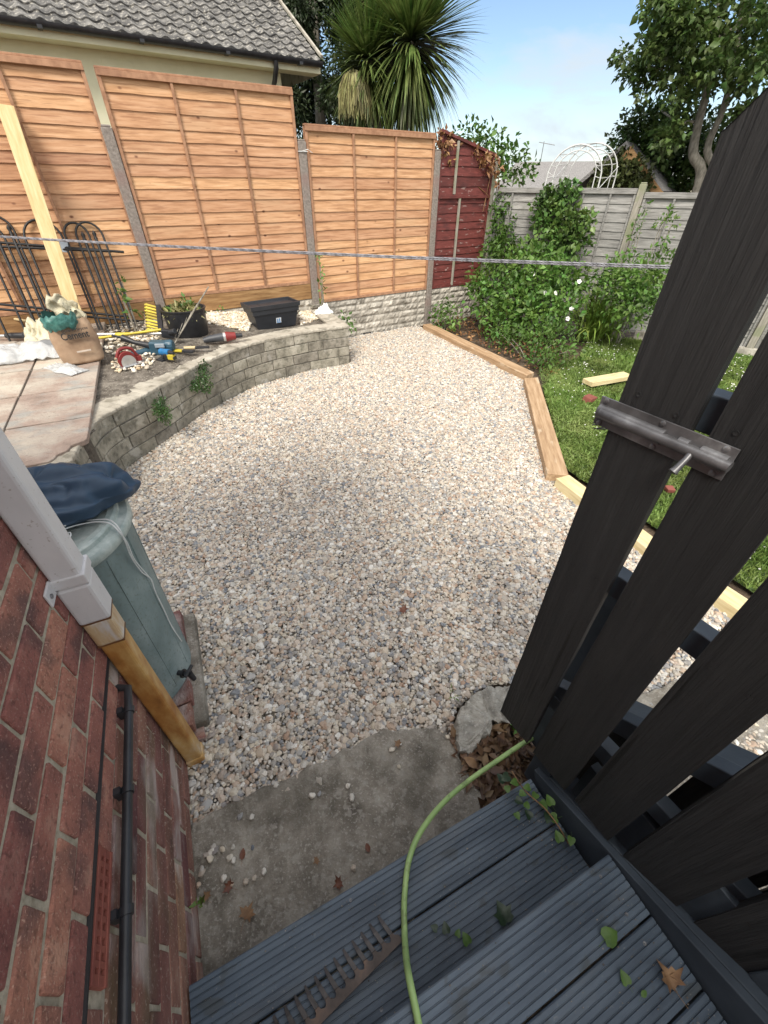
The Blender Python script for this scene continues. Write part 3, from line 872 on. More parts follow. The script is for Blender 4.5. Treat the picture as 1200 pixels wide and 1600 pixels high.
BW = [(0.257, 0.383), (0.095, 0.226), (-0.058, 0.060), (-0.229, -0.101), (-0.390, -0.267), (-0.555, -0.430)]
for i, (a0, a1) in enumerate(BW):
    gate_board(a0, a1, 0.345 + random.uniform(-0.006, 0.012), 1.945 + random.uniform(-0.004, 0.004), random.uniform(-0.5, 0.5))
for zc in (0.62, 1.15, 1.565):
    for a0, a1 in BW[:5]:
        for a_ in (a0 + 0.028, a1 - 0.028):
            mb = MB()
            mb.lathe([(0.0045, 0), (0.0043, 0.0012), (0.0022, 0.0006), (0.0005, 0.0002)], 10)
            mb.v = [gl(D_G - 0.0115 - v[2], a_ + v[0] + 0.004 * mnoise.noise((a_ * 9, zc, 0)), zc + 0.012 * mnoise.noise((a_ * 20, zc * 3, 1)) + v[1]) for v in mb.v]
            mb.build('board_screw', m_blackwood, gt, smooth=40)
    mb = MB()
    mb.box(gl(D_G + 0.011 + 0.021, -0.085, zc), (0.040, 0.92, 0.062))
    mb.build('ledge', m_slatewood, gt, bevel=0.003)
mb = MB()
mb.bar(gl(D_G + 0.034, 0.30, 0.64), gl(D_G + 0.034, -0.48, 1.12), 0.036, 0.062, up=(0, 0, 1))
mb.build('brace', m_slatewood, gt, bevel=0.003)
# sliding bolt across the first two boards
bolt = MB()
dF = D_G - 0.011
bz = 1.515
bolt.box(gl(dF - 0.0022, 0.298, bz), (0.003, 0.236, 0.056), tone=0)
bo = bolt.build('slide_bolt', m_iron, gt, bevel=0.0008)
bo['label'] = 'dark steel sliding bolt with a turned down lever'
mb = MB()
def barrel(mb, a0, a1, rr=0.0120):
    n = 14
    vs, fs = [], []
    for j, a in enumerate((a0, a1)):
        for i in range(n + 1):
            th = math.pi * i / n
            vs.append(gl(dF - 0.0035 - rr * math.sin(th) * 0.95, a, bz + rr * 1.15 * math.cos(th)))
    for i in range(n):
        fs.append((i, i + 1, n + 2 + i, n + 1 + i))
    fs.append(tuple(range(n + 1))); fs.append(tuple(range(2 * n + 1, n, -1)))
    mb.add(vs, fs)
barrel(mb, 0.286, 0.412); barrel(mb, 0.245, 0.262, 0.0115); barrel(mb, 0.186, 0.226)
mb.build('keep', m_iron, bo, smooth=40)
mb = MB()
mb.tube([gl(dF - 0.009, 0.405, bz), gl(dF - 0.009, 0.178, bz)], 0.0092, 16)
mb.build('rod', m_iron, bo, smooth=40)
mb = MB()
mb.tube([gl(dF - 0.010, 0.234, bz), gl(dF - 0.022, 0.233, bz - 0.010), gl(dF - 0.034, 0.235, bz - 0.026), gl(dF - 0.038, 0.236, bz - 0.031)], [0.0052, 0.005, 0.006, 0.0078], 12)
mb.build('lever', m_iron, bo, smooth=50)
for a, dz in ((0.404, 0.022), (0.296, 0.022), (0.196, 0.022), (0.404, -0.022), (0.296, -0.022), (0.196, -0.022)):
    mb = MB()
    mb.lathe([(0.0052, 0), (0.0050, 0.0016), (0.0030, 0.0030), (0.001, 0.0032)], 14)
    mb.v = [gl(dF - 0.0037 - v[2], a + v[0], bz + dz + v[1]) for v in mb.v]
    s = mb.build('screw', m_iron, bo, smooth=40)
mb = MB()                                                                # loose wire behind the bolt end
for k in range(5):
    a = 0.40 + 0.004 * k
    mb.tube([gl(D_G + 0.02, 0.385, 1.50 - 0.004 * k), gl(D_G + 0.015, 0.402, 1.492 - 0.005 * k), gl(D_G - 0.004, 0.41 + 0.006 * (k % 3), 1.484 - 0.003 * k)], 0.0012, 6)
mb.build('wire', m_iron, gt)

# ------------------------------------------------------------------ water butt, its plinth and the folded cover
BC = hf(-0.600, 1.355, 0)
ZB = 0.127
wb = thing('water_butt', 'grey green ribbed water butt standing on bricks by the drainpipe', 'water butt', BC + Vector((0, 0, ZB)), 0.0)
def rib(a, z):
    return 1.0
mb = MB()
mb.lathe([(0.238, 0.0), (0.243, 0.004), (0.243, 0.022), (0.240, 0.030), (0.246, 0.20), (0.252, 0.45), (0.258, 0.70), (0.262, 0.80), (0.262, 0.835)], 96)
mb.build('barrel', m_butt, wb, smooth=40)
mb = MB()
for k in range(14):
    a = 2 * math.pi * k / 14 + 0.18
    ca, sa = math.cos(a), math.sin(a)
    mb.tube([(0.2405 * ca, 0.2405 * sa, 0.045), (0.2515 * ca, 0.2515 * sa, 0.45), (0.2615 * ca, 0.2615 * sa, 0.80)], 0.0028, 6)
mb.build('seam', m_butt, wb)
ld = MB()
ld.lathe([(0.262, 0.825), (0.276, 0.822), (0.279, 0.828), (0.279, 0.848), (0.272, 0.858), (0.250, 0.862), (0.247, 0.874), (0.240, 0.880), (0.222, 0.881), (0.216, 0.874), (0.12, 0.872), (0.02, 0.872)], 96)
lo = ld.build('lid', m_lid, wb, smooth=35)
mb = MB()
for k in (-0.06, 0.02, 0.10):
    mb.bar((-0.12, k - 0.1, 0.8735), (0.16, k - 0.02, 0.8735), 0.005, 0.004)
mb.build('ridge', m_lid, lo)
tp = MB()
ta = math.radians(-8)
tdir = Vector((math.cos(ta), math.sin(ta), 0))
tp.tube([tdir * 0.236 + Vector((0, 0, 0.085)), tdir * 0.300 + Vector((0, 0, 0.085))], 0.011, 14)
tp.tube([tdir * 0.262 + Vector((0, 0, 0.085)), tdir * 0.270 + Vector((0, 0, 0.085))], 0.019, 14)
tp.tube([tdir * 0.296 + Vector((0, 0, 0.098)), tdir * 0.306 + Vector((0, 0, 0.050))], [0.013, 0.010], 12)
to = tp.build('tap', m_blackplastic, wb, smooth=45)
mb = MB()
tq = Vector((-tdir.y, tdir.x, 0))
mb.bar(tdir * 0.298 + tq * 0.028 + Vector((0, 0, 0.112)), tdir * 0.298 - tq * 0.028 + Vector((0, 0, 0.112)), 0.012, 0.012)
mb.tube([tdir * 0.298 + Vector((0, 0, 0.09)), tdir * 0.298 + Vector((0, 0, 0.115))], 0.007, 10)
mb.build('tap_handle', m_blackplastic, to, bevel=0.002)
# plinth bricks
def brick(label, c, rz, tone=0.0, mat=None):
    t = MB()
    t.box((0, 0, 0.0325), (0.215, 0.1025, 0.065), tone=tone, jit=0.001)
    o = t.build('brick', mat or m_oldbrick, bevel=0.004)
    o.location = c
    o.rotation_euler = (random.uniform(-.02, .02), random.uniform(-.02, .02), rz)
    return tag(o, label, 'brick', 'loose bricks under the water butt')
for lab, p, a, rz, tn in (('red brick at the near corner of the water butt plinth, gravel up to its end', -0.475, 1.075, 0.02, 0.3),
                          ('red brick butted behind the nearest plinth brick, half under the water butt', -0.470, 1.185, 0.02, -0.2),
                          ('brick set lengthwise under the right rim of the water butt', -0.415, 1.345, 1.56, -0.5),
                          ('brick under the back of the water butt below its tap', -0.420, 1.56, 1.60, -0.8),
                          ('brick under the hidden left side of the water butt', -0.78, 1.36, 1.55, 0.0)):
    brick(lab, hf(p - 0.015, a, 0.050), RH + rz, tn)
mb = MB()
mb.box((0, 0, 0.03), (0.66, 0.05, 0.075), jit=0.003)
pb = mb.build('timber_batten', m_oldbrick, bevel=0.004)
pb.location = hf(-0.385, 1.33, -0.040); pb.rotation_euler = (0, 0, RH + math.pi / 2)
tag(pb, 'weathered brown timber strip edging the brick plinth against the gravel', 'batten')
mb = MB()
mb.box((0, 0, 0.02), (0.60, 0.62, 0.085))
pb = mb.build('paving_base', m_conc, bevel=0.008)
pb.location = hf(-0.635, 1.36, 0.005); pb.rotation_euler = (0, 0, RH)
tag(pb, 'mossy concrete base slab hidden under the water butt bricks', 'slab')
# folded navy cover on the lid
def lump(name, mat, parent, L_, W_, H_, fold=7, seed=1, amp=0.10, nu=64, nv=28, taper=0.25, sharp=2.6):
    mb = MB()
    vs = []
    for j in range(nv + 1):
        v = -math.pi / 2 + math.pi * j / nv
        for i in range(nu):
            u = 2 * math.pi * i / nu
            cu, su, cv, sv_ = math.cos(u), math.sin(u), math.cos(v), math.sin(v)
            f = lambda q: math.copysign(abs(q) ** (2 / sharp), q)
            x_, y_, z_ = f(cv) * f(cu) * L_ / 2, f(cv) * f(su) * W_ / 2, f(sv_) * H_ / 2
            y_ *= 1 - taper * (x_ / (L_ / 2))
            z_ *= 1 - taper * 0.6 * (x_ / (L_ / 2))
            k = amp * mnoise.noise((x_ * 1.3 * fold, y_ * 9 + z_ * 7, seed)) - amp * 0.9 * (1 - abs(mnoise.noise((x_ * 3.5, y_ * 16 + z_ * 20 - x_ * 6, seed + 5))) * 2) ** 5
            q = Vector((x_, y_, z_)) * (1 + k)
            q.z = max(q.z, -H_ * 0.46)
            vs.append(q)
    fs = [(j * nu + i, j * nu + (i + 1) % nu, (j + 1) * nu + (i + 1) % nu, (j + 1) * nu + i) for j in range(nv) for i in range(nu)]
    mb.add(vs, fs)
    return mb.build(name, mat, parent, smooth=70)
cv_loc = at(64, 780, ZB + 0.950)
mb = MB()
nu, nv_ = 150, 90
vs = []
for j in range(nv_ + 1):
    v = -math.pi / 2 + math.pi * j / nv_
    for i in range(nu):
        u = 2 * math.pi * i / nu
        f_ = lambda q, e: math.copysign(abs(q) ** e, q)
        x_, y_, z_ = f_(math.cos(v), .5) * f_(math.cos(u), .55), f_(math.cos(v), .5) * f_(math.sin(u), .65), f_(math.sin(v), .75)
        X, Y, Z = x_ * 0.235, y_ * 0.125 * (1 - 0.30 * x_), z_ * 0.078 * (1 - 0.15 * x_)
        # long folds fanning from the tied end, layered edges on the side
        fan = Y / (0.55 + 0.45 * (1 - X / 0.27)) * 60
        fold = 0.010 * math.sin(fan + 2.2 * mnoise.noise((X * 5, Y * 5, 1))) * max(0, z_) + 0.006 * math.sin(Z * 150 + 22 * X + 3 * mnoise.noise((X * 8, Y * 8, 2))) * (1 - abs(z_)) ** 0.5
        crease = -0.013 * max(0, 1 - abs(mnoise.noise((X * 6 + Y * 7, Y * 9 - X * 3, 4))) * 9) * max(0, z_)
        k = 1 + 0.24 * mnoise.noise((X * 9, Y * 13, Z * 14 + 3)) + 0.06 * mnoise.noise((X * 22, Y * 30, Z * 30))
        vs.append(Vector((X * k, Y * k * (1 + fold * 5), max(Z * k + fold + crease, -0.075))))
fs = [(j * nu + i, j * nu + (i + 1) % nu, (j + 1) * nu + (i + 1) % nu, (j + 1) * nu + i) for j in range(nv_) for i in range(nu)]
mb.add(vs, fs)
cv = mb.build('folded_cover', m_tarp, smooth=75)
cv.location = cv_loc
cv.rotation_euler = (0, math.radians(4), math.radians(30))
tag(cv, 'folded navy blue fabric cover lying on the water butt lid', 'cover')
mb = MB()
def lidp(px, py, z): return at(px, py, z)
c1 = [at(103, 820, 1.05), at(118, 815, 1.035), at(140, 815, 1.028), at(165, 812, 1.024), at(182, 822, 1.018), at(192, 838, 0.99)]
def spl(pts, n=6):
    out = []
    P = [pts[0]] + list(pts) + [pts[-1]]
    for i in range(1, len(P) - 2):
        for k in range(n):
            t = k / n
            a, b, c, d = P[i - 1], P[i], P[i + 1], P[i + 2]
            out.append(0.5 * ((2 * b) + (c - a) * t + (2 * a - 5 * b + 4 * c - d) * t * t + (3 * b - a - 3 * c + d) * t ** 3))
    out.append(P[-2])
    return out
def on_butt(ang, z, r=0.266):
    return BC + Vector((r * math.cos(ang), r * math.sin(ang), z))
def cyl_hit(px, py, rr0):
    d = ray(px, py)
    cx, cy = BC.x, BC.y
    A_ = d[0] ** 2 + d[1] ** 2
    B_ = -2 * (d[0] * cx + d[1] * cy)
    C_ = cx * cx + cy * cy - rr0 * rr0
    D_ = max(0.0, B_ * B_ - 4 * A_ * C_)
    t = (-B_ - math.sqrt(D_)) / (2 * A_)
    return Vector((d[0] * t, d[1] * t, H + d[2] * t))
def cord(off, tail):
    pts = [at(100, 822 + off, 1.05), at(122, 815 + off, 1.022), at(150, 812 + off * 0.7, 1.016), at(172, 813 + off, 1.014)]
    pts += [cyl_hit(186, 826 + off, 0.284), cyl_hit(196 + off * .5, 848, 0.284), cyl_hit(206 + off * .5, 872, 0.272), cyl_hit(222, 894 - off, 0.266), cyl_hit(236, 905, 0.264)]
    if tail: pts += [cyl_hit(243, 925, 0.262), cyl_hit(256, 952, 0.259), cyl_hit(268, 978, 0.257), cyl_hit(284, 1002, 0.252)]
    return spl(pts)
mb.tube(cord(0, True), 0.0022, 6)
mb.tube(cord(5, False), 0.0022, 6)
mb.tube(spl([at(95, 842, 1.04), at(108, 832, 1.03), at(110, 838, 1.028), at(100, 846, 1.028), at(92, 850, 1.03)]), 0.0022, 6)
tag(mb.build('cord', m_cord), 'thin white cord trailing from the navy cover down the water butt', 'cord')
# ------------------------------------------------------------------ raised patio
rs = random.Random(5)
PZ = 0.0
A0P, SLOPE = 2.885, 0.042
def pz(p): return 0.485 + SLOPE * (Vector((p[0], p[1], 0)).dot(HY) - A0P)
def tilt_patio(o):
    o.rotation_euler = (0, 0, 0)
    o.matrix_world = Matrix.Rotation(RH, 4, 'Z') @ Matrix.Translation((0, A0P, 0.485)) @ Matrix.Rotation(math.atan(SLOPE), 4, 'X') @ Matrix.Translation((0, -A0P, 0))
def atp(px, py, dz=0.0):                   # a point on (or dz above) the gently sloping patio
    z = 0.5
    for _ in range(8):
        z = pz(at(px, py, z + dz))
    return at(px, py, z + dz)
mb = MB()
cols = [(-0.775, -1.295), (-1.312, -1.88), (-1.897, -2.47), (-2.487, -3.06), (-3.077, -3.65)]
for ci, (p1, p0) in enumerate(cols):
    for ri in range(7):
        a0 = 2.885 + ri * 0.580
        a1 = a0 + 0.562
        tone = rs.gauss(0, 0.5)
        if ci == 0 and ri == 0:                                           # the slab with the broken corner
            poly = [(p0, a0), (p1 - 0.20, a0), (p1 - 0.17, a0 + 0.03), (p1 - 0.165, a0 + 0.07), (p1 - 0.11, a0 + 0.11), (p1 - 0.09, a0 + 0.17), (p1 - 0.02, a0 + 0.20), (p1, a0 + 0.22), (p1, a1), (p0, a1)]
        else:
            poly = [(p0, a0), (p1, a0), (p1, a1), (p0, a1)]
        poly = [(x_ + rs.uniform(-.003, .003), y_ + rs.uniform(-.003, .003)) for x_, y_ in poly]
        mb.prism(poly, PZ - 0.035, PZ + rs.uniform(-.002, .002), tone)
pt = mb.build('patio', m_slab, bevel=0.005)
tilt_patio(pt)
tag(pt, kind='structure')
mb = MB()
mb.prism([(-3.7, 2.90), (-1.0, 2.90), (-0.80, 3.15), (-0.80, 7.0), (-3.7, 7.0)], -0.46, PZ - 0.012)
ptb = mb.build('patio_base', m_joint)
tilt_patio(ptb)
tag(ptb, kind='structure')

# ------------------------------------------------------------------ curved planter wall
path = spl([WALL[0], WALL[1], WALL[2]] + WALL[3:], 12)
ret = [WALL[-1] + (ff(-1.93, -0.16) - WALL[-1]) * (k / 6) for k in range(1, 7)]
def resample(pts, step):
    out, acc = [pts[0].copy()], 0.0
    for a, b in zip(pts, pts[1:]):
        d = (b - a).length
        while acc + d >= step:
            t = (step - acc) / d
            a = a + (b - a) * t
            d = (b - a).length
            out.append(a.copy())
            acc = 0.0
        acc += d
    return out
WH = 0.475
pw = thing('planter_wall', 'curved grey blockwork retaining wall around the raised planter', 'wall', WALL[3])
def inward(pts, i):
    d = (pts[min(i + 1, len(pts) - 1)] - pts[max(i - 1, 0)])
    return Vector((-d.y, d.x, 0)).normalized()
def sweep(mb, pts, w, z0, z1, off=0.0, tone=0.0, jz=0.0, je=0.0):
    vs, fs = [], []
    for i, p in enumerate(pts):
        n = inward(pts, i)
        j1, j2 = random.uniform(-je, je), random.uniform(-jz, jz)
        for o, zz in ((off + j1, z0), (off + j1, z1 + j2), (w, z1 + j2 * 0.5), (w, z0)):
            q = p + n * o - WALL[3]
            q.z = zz
            vs.append(q)
    for i in range(len(pts) - 1):
        for k in range(4):
            a, b = i * 4 + k, i * 4 + (k + 1) % 4
            fs.append((a, b, b + 4, a + 4))
    fs.append((3, 2, 1, 0)); m_ = (len(pts) - 1) * 4
    fs.append((m_, m_ + 1, m_ + 2, m_ + 3))
    mb.add(vs, fs, tone)
fine = resample(path, 0.02)
core = MB(); sweep(core, fine, 0.20, -0.03, WH - 0.03, 0.012)
blocks = MB()
rows = [(-0.03, 0.105), (0.113, 0.220), (0.228, 0.335), (0.343, 0.450)]
for ri, (z0, z1) in enumerate(rows):
    i = rs.randint(0, 6)
    while i < len(fine) - 4:
        ln = rs.choice([10, 14, 17, 20, 22])
        j = min(i + ln, len(fine) - 1)
        seg = fine[i:j + 1]
        if len(seg) < 3: break
        a, b = seg[0], seg[-1]
        seg2 = [a + (seg[1] - a) * 0.25] + seg[1:-1] + [b + (seg[-2] - b) * 0.25]
        sweep(blocks, seg2, 0.19, z0 + rs.uniform(-.002, .002), z1 + rs.uniform(-.002, .002), rs.uniform(-0.004, 0.003), rs.gauss(0, 0.5))
        i = j
core.build('mortar', m_mortar_grey, pw)
blocks.build('blockwork', m_block, pw, bevel=0.006)
cap = MB(); sweep(cap, fine, 0.225, WH - 0.032, WH, -0.006, 0, 0.004, 0.005)
cap.build('capping', m_cap, pw, bevel=0.010, seg=3)
rw = MB()
e0, e1 = WALL[-1], ff(-1.93, -0.16)
dv = (e1 - e0).normalized()
nv = Vector((-dv.y, dv.x, 0))
Ln = (e1 - e0).length
for ri, (z0, z1) in enumerate(rows):
    s = 0.0 if ri % 2 else -0.11
    while s < Ln:
        s0, s1 = max(0, s), min(Ln, s + 0.215)
        if s1 - s0 > 0.03:
            c_ = e0 + dv * (s0 + s1) / 2 + nv * 0.11 - WALL[3]
            rw.box((c_.x, c_.y, (z0 + z1) / 2), (s1 - s0, 0.2, z1 - z0), (0, 0, math.atan2(dv.y, dv.x)), rs.gauss(0, 0.5))
        s += 0.225
rw.build('return_blockwork', m_block, pw, bevel=0.006)
mb = MB()
c_ = e0 + dv * Ln / 2 + nv * 0.11 - WALL[3]
mb.box((c_.x, c_.y, WH - 0.015), (Ln + 0.01, 0.225, 0.034), (0, 0, math.atan2(dv.y, dv.x)))
mb.box((c_.x, c_.y, 0.21), (Ln - 0.02, 0.16, 0.46), (0, 0, math.atan2(dv.y, dv.x)))
mb.build('return_capping', m_cap, pw, bevel=0.010, seg=3)
# soil in the planter and its pale gravel
inner = [fine[i] + inward(fine, i) * 0.16 for i in range(0, len(fine), 6)]
soil_poly = inner + [e0 + nv * 0.1, e1 + nv * 0.05, ff(-4.4, -0.05), hf(-0.78, 6.9), hf(-0.80, 3.3)]
def soilz(p):
    k_ = min(1, max(0, (-1.3 - p[0]) / 0.9))
    return 0.425 + k_ * max(0, pz(p) - 0.055 - 0.425)
xs_ = np.arange(-7, 0, 0.05); ys_ = np.arange(2.5, 8, 0.05)
gx, gy = np.meshgrid(xs_, ys_)
ins_ = in_poly(gx.ravel(), gy.ravel(), soil_poly).reshape(gx.shape)
mb = MB()
vid = {}
for j in range(len(ys_) - 1):
    for i in range(len(xs_) - 1):
        if ins_[j, i] or ins_[j + 1, i] or ins_[j, i + 1] or ins_[j + 1, i + 1]:
            q4 = [(xs_[i], ys_[j]), (xs_[i + 1], ys_[j]), (xs_[i + 1], ys_[j + 1]), (xs_[i], ys_[j + 1])]
            mb.add([(a_, b_, soilz((a_, b_)) + 0.01 * mnoise.noise((a_ * 5, b_ * 5, 0))) for a_, b_ in q4], [(0, 1, 2, 3)])
tag(mb.build('planter_soil', m_rubble), kind='structure')
mb = MB()
mb.add([(p.x, p.y, 0.40) for p in soil_poly], [tuple(range(len(soil_poly)))])
tag(mb.build('planter_subsoil', m_soil), kind='structure')
def px_poly(lst, z): return [at(a, b, z) for a, b in lst]
GR = px_poly([(312, 492), (388, 470), (398, 505), (388, 524), (330, 520)], 0.43)
x, y = scatter_poly(GR, 0.020, r)
GR2 = px_poly([(468, 470), (492, 478), (505, 496), (470, 508)], 0.43)
x2, y2 = scatter_poly(GR2, 0.020, r)
GR3 = px_poly([(170, 520), (232, 512), (262, 552), (235, 590), (185, 592), (172, 560)], 0.43)
x3, y3 = scatter_poly(GR3, 0.030, r)
k3 = r.random(len(x3)) < 0.45
x, y = np.concatenate([x, x2, x3[k3]]), np.concatenate([y, y2, y3[k3]])
pebbles('pale_gravel', np.stack([x, y, np.array([soilz((a_, b_)) for a_, b_ in zip(x, y)]) + 0.010 + r.uniform(-.008, .012, len(x))], 1), 0.030 * np.exp(r.normal(size=len(x)) * .25), m_pebble_pale, 'pale cream pebbles spread in the raised planter')

# ------------------------------------------------------------------ fences
def slat_board(mb, x0, x1, z0, z1, y, rnd, amp=0.0032, tone=0.0, ztop=None, thick=0.009, tilt=0.013):
    n = max(6, int((x1 - x0) / 0.045))
    ph, vs = rnd.uniform(0, 100), []
    for i in range(n + 1):
        u = i / n
        xx = x0 + (x1 - x0) * u
        w = mnoise.noise((xx * 4.5, ph, 0)) * amp * 1.5 + mnoise.noise((xx * 15, ph, 3)) * amp * 0.7
        zl = z0 + w
        zt = z1 if ztop is None else min(z1, ztop(xx))
        zl = min(zl, zt - 0.004)
        vs += [(xx, y - tilt, zl), (xx, y, zt), (xx, y + thick * 0.6, zt), (xx, y - tilt + thick, zl)]
    fs = []
    for i in range(n):
        for k in range(4):
            a, b = i * 4 + k, i * 4 + (k + 1) % 4
            fs.append((b, a, a + 4, b + 4))
    fs += [(0, 1, 2, 3), tuple(n * 4 + k for k in (3, 2, 1, 0))]
    mb.add(vs, fs, tone)
def lap_panel(name, label, cat, loc, rotz, w, h, nsl, m_slat, m_frame, seed, battens=(0.335, 0.665), group=None, ztop=None, frame_tone=0.0, hz=()):
    rnd = random.Random(seed)
    t = thing(name, label, cat, loc, rotz, group)
    mb = MB()
    ph = (h - 0.05) / nsl
    zs = [0.02]
    for i in range(nsl):
        zs.append(zs[-1] + ph * rnd.uniform(0.82, 1.18))
    k = (h - 0.03) / zs[-1]
    zs = [q * k for q in zs]
    for i in range(nsl):
        if ztop and zs[i] > max(ztop(0.02), ztop(w - 0.02)) - 0.02: continue
        slat_board(mb, 0.025, w - 0.025, zs[i], zs[i + 1] + 0.022, 0.0, rnd, tone=rnd.gauss(0, 0.55), ztop=ztop)
    mb.build('slats', m_slat, t)
    fr = MB()
    zl = h if not ztop else ztop(0); zr = h if not ztop else ztop(w)
    fr.box((0.015, -0.024, zl / 2), (0.030, 0.016, zl), tone=frame_tone)
    fr.box((w - 0.015, -0.024, zr / 2), (0.030, 0.016, zr), tone=frame_tone)
    fr.box((0.016, 0.022, zl / 2), (0.032, 0.018, zl - 0.004)); fr.box((w - 0.016, 0.022, zr / 2), (0.032, 0.018, zr - 0.004))
    fr.box((w / 2, -0.0245, 0.018), (w - 0.062, 0.016, 0.036))
    fr.build('frame', m_frame, t, bevel=0.002)
    tr = MB()
    if ztop:
        tr.bar((0.0, -0.012, ztop(0) + 0.012), (w, -0.012, ztop(w) + 0.012), 0.06, 0.035)
    else:
        tr.box((w / 2, -0.034, h - 0.022), (w, 0.014, 0.044)); tr.box((w / 2, -0.003, h + 0.010), (w, 0.056, 0.016))
    tr.build('top_rail', m_frame, t, bevel=0.002)
    for b in battens:
        hb = (h if not ztop else ztop(b * w)) - 0.045
        bb = MB()
        bb.box((b * w, -0.026, hb / 2 + 0.018), (0.026, 0.018, hb - 0.03), tone=rnd.uniform(-1.2, -0.2))
        bb.build('batten', m_frame, t, bevel=0.002)
    for z_ in hz:
        bb = MB()
        bb.box((w / 2, -0.030, z_), (w, 0.024, 0.040)); bb.build('mid_rail', m_slat, t, bevel=0.002)
    return t
def post(label, loc, rotz, h, w=0.10, mat=None, lean=(0, 0), z0=-0.1):
    mb = MB()
    mb.prism([(-w / 2, -w / 2), (w / 2, -w / 2), (w / 2, w / 2), (-w / 2, w / 2)], z0, h - 0.02)
    mb.prism([(-w / 2 + .008, -w / 2 + .008), (w / 2 - .008, -w / 2 + .008), (w / 2 - .008, w / 2 - .008), (-w / 2 + .008, w / 2 - .008)], h - 0.0201, h)
    o = mb.build('fence_post', mat or m_post, bevel=0.007)
    o.location = loc
    o.rotation_euler = (lean[0], lean[1], rotz)
    return tag(o, label, 'post', 'fence posts')
X2, X1, X0 = -2.02, -4.03, -6.03
post('concrete fence post between the right orange panel and the maroon panel', ff(0, 0), RF, 2.245)
post('concrete fence post between the middle and right orange panels, twine round its top', ff(X2, 0), RF, 2.27)
post('reddish stained concrete post standing between the two tall orange panels', ff(X1, 0), RF, 2.295)
post('concrete post outside the left end of the fence', ff(X0, 0), RF, 2.30)
FG = 'new orange lap fence panels'
lap_panel('lap_fence', 'lowest orange lap fence panel, standing on stone faced boards below the palm', 'fence panel', ff(X2 + 0.055, -0.005, 0.53), RF, 1.91, 1.86, 17, m_lap, m_lapframe, 3, group=FG)
lap_panel('lap_fence', 'tall orange lap fence panel between the black trough and the cream house', 'fence panel', ff(X1 + 0.055, -0.005, 0.785), RF, 1.90, 1.885, 18, m_lap, m_lapframe, 4, group=FG)
lap_panel('lap_fence', 'orange lap fence panel behind the leaning timber and black hoops', 'fence panel', ff(X0 + 0.055, -0.005, 0.775), RF, 1.91, 1.915, 18, m_lap, m_lapframe, 5, group=FG)
def sleeper_board(label, x0, x1, z0, z1):
    mb = MB()
    mb.box(((x1 - x0) / 2, 0, (z1 - z0) / 2), (x1 - x0, 0.045, z1 - z0))
    o = mb.build('timber_gravel_board', m_sleeper_dark, bevel=0.004)
    o.location = ff(x0, -0.01, z0); o.rotation_euler = (0, 0, RF)
    tag(o, label, 'timber board', 'timber boards under the tall panels')
sleeper_board('knotty brown timber board under the tall orange panel, behind the black trough', X1 + 0.055, X2 - 0.055, 0.595, 0.783)
sleeper_board('brown timber board under the fence panel, behind the black hoops', X0 + 0.055, X1 - 0.055, 0.585, 0.773)
def rock_board(label, x0, x1, z0, z1, seed):
    rnd = random.Random(seed)
    w, h = x1 - x0, z1 - z0
    mb = MB()
    mb.box((w / 2, 0.012, h / 2), (w, 0.04, h))
    nrow = 3
    for rr_ in range(nrow):
        zz = h * rr_ / nrow
        xx = 0.0
        while xx < w - 0.02:
            l = min(rnd.choice([0.12, 0.2, 0.28, 0.36]), w - xx)
            # a rough stone face: grid pushed out in the middle
            nu, nv_ = max(3, int(l / 0.03)), 3
            ph = rnd.uniform(0, 50)
            hh = h / nrow - 0.008
            vs = []
            for j in range(nv_ + 1):
                for i in range(nu + 1):
                    e = 0 if i in (0, nu) or j in (0, nv_) else 1
                    d = 0.010 + e * (0.012 + 0.020 * mnoise.noise((xx * 3 + i * 0.8, zz * 9 + j, ph)))
                    vs.append((xx + 0.004 + (l - 0.008) * i / nu, -d, zz + 0.004 + hh * j / nv_))
            fs = [(j * (nu + 1) + i, j * (nu + 1) + i + 1, (j + 1) * (nu + 1) + i + 1, (j + 1) * (nu + 1) + i) for j in range(nv_) for i in range(nu)]
            mb.add(vs, fs, rnd.gauss(0, 0.4))
            xx += l
    o = mb.build('stone_faced_board', m_rockface)
    o.location = ff(x0, -0.012, z0); o.rotation_euler = (0, 0, RF)
    tag(o, label, 'gravel board', 'stone faced concrete boards')
rock_board('upper stone faced concrete board under the right orange panel', X2 + 0.05, -0.05, 0.262, 0.525, 1)
rock_board('lower stone faced concrete board meeting the gravel under the right orange panel', X2 + 0.05, -0.05, -0.03, 0.258, 2)
rock_board('stone faced concrete board behind the black trough', X1 + 0.05, X2 - 0.05, 0.335, 0.590, 3)
rock_board('stone faced concrete board behind the hoops and the patio', X0 + 0.05, X1 - 0.05, 0.325, 0.580, 4)
rock_board('upper stone faced concrete board under the maroon panel', 0.05, 1.06, 0.262, 0.52, 5)
rock_board('lower stone faced concrete board under the maroon panel, behind the small shrub', 0.05, 1.06, -0.03, 0.258, 6)
lap_panel('maroon_panel', 'short maroon painted lap panel with flaking paint and a sloping top', 'fence panel', ff(0.055, 0.0, 0.525), RF, 1.03, 1.90, 17, m_red_lap, m_red_lap, 9,
          battens=(), ztop=lambda x_: 1.90 - 0.215 * x_, hz=(1.20,))
for xb, zb0, zb1 in ((0.30, 1.23, 1.82), (0.42, 0.02, 1.18)):
    mb = MB(); mb.box((xb, -0.030, (zb0 + zb1) / 2), (0.035, 0.02, zb1 - zb0))
    mb.build('batten', m_grey_post, [o for o in COL.objects if o.name == 'maroon_panel'][0], label='bare grey batten')
post('weathered timber post at the corner of the maroon and grey fences', ff(1.13, 0.02), RF, 2.16, 0.09, m_grey_post)
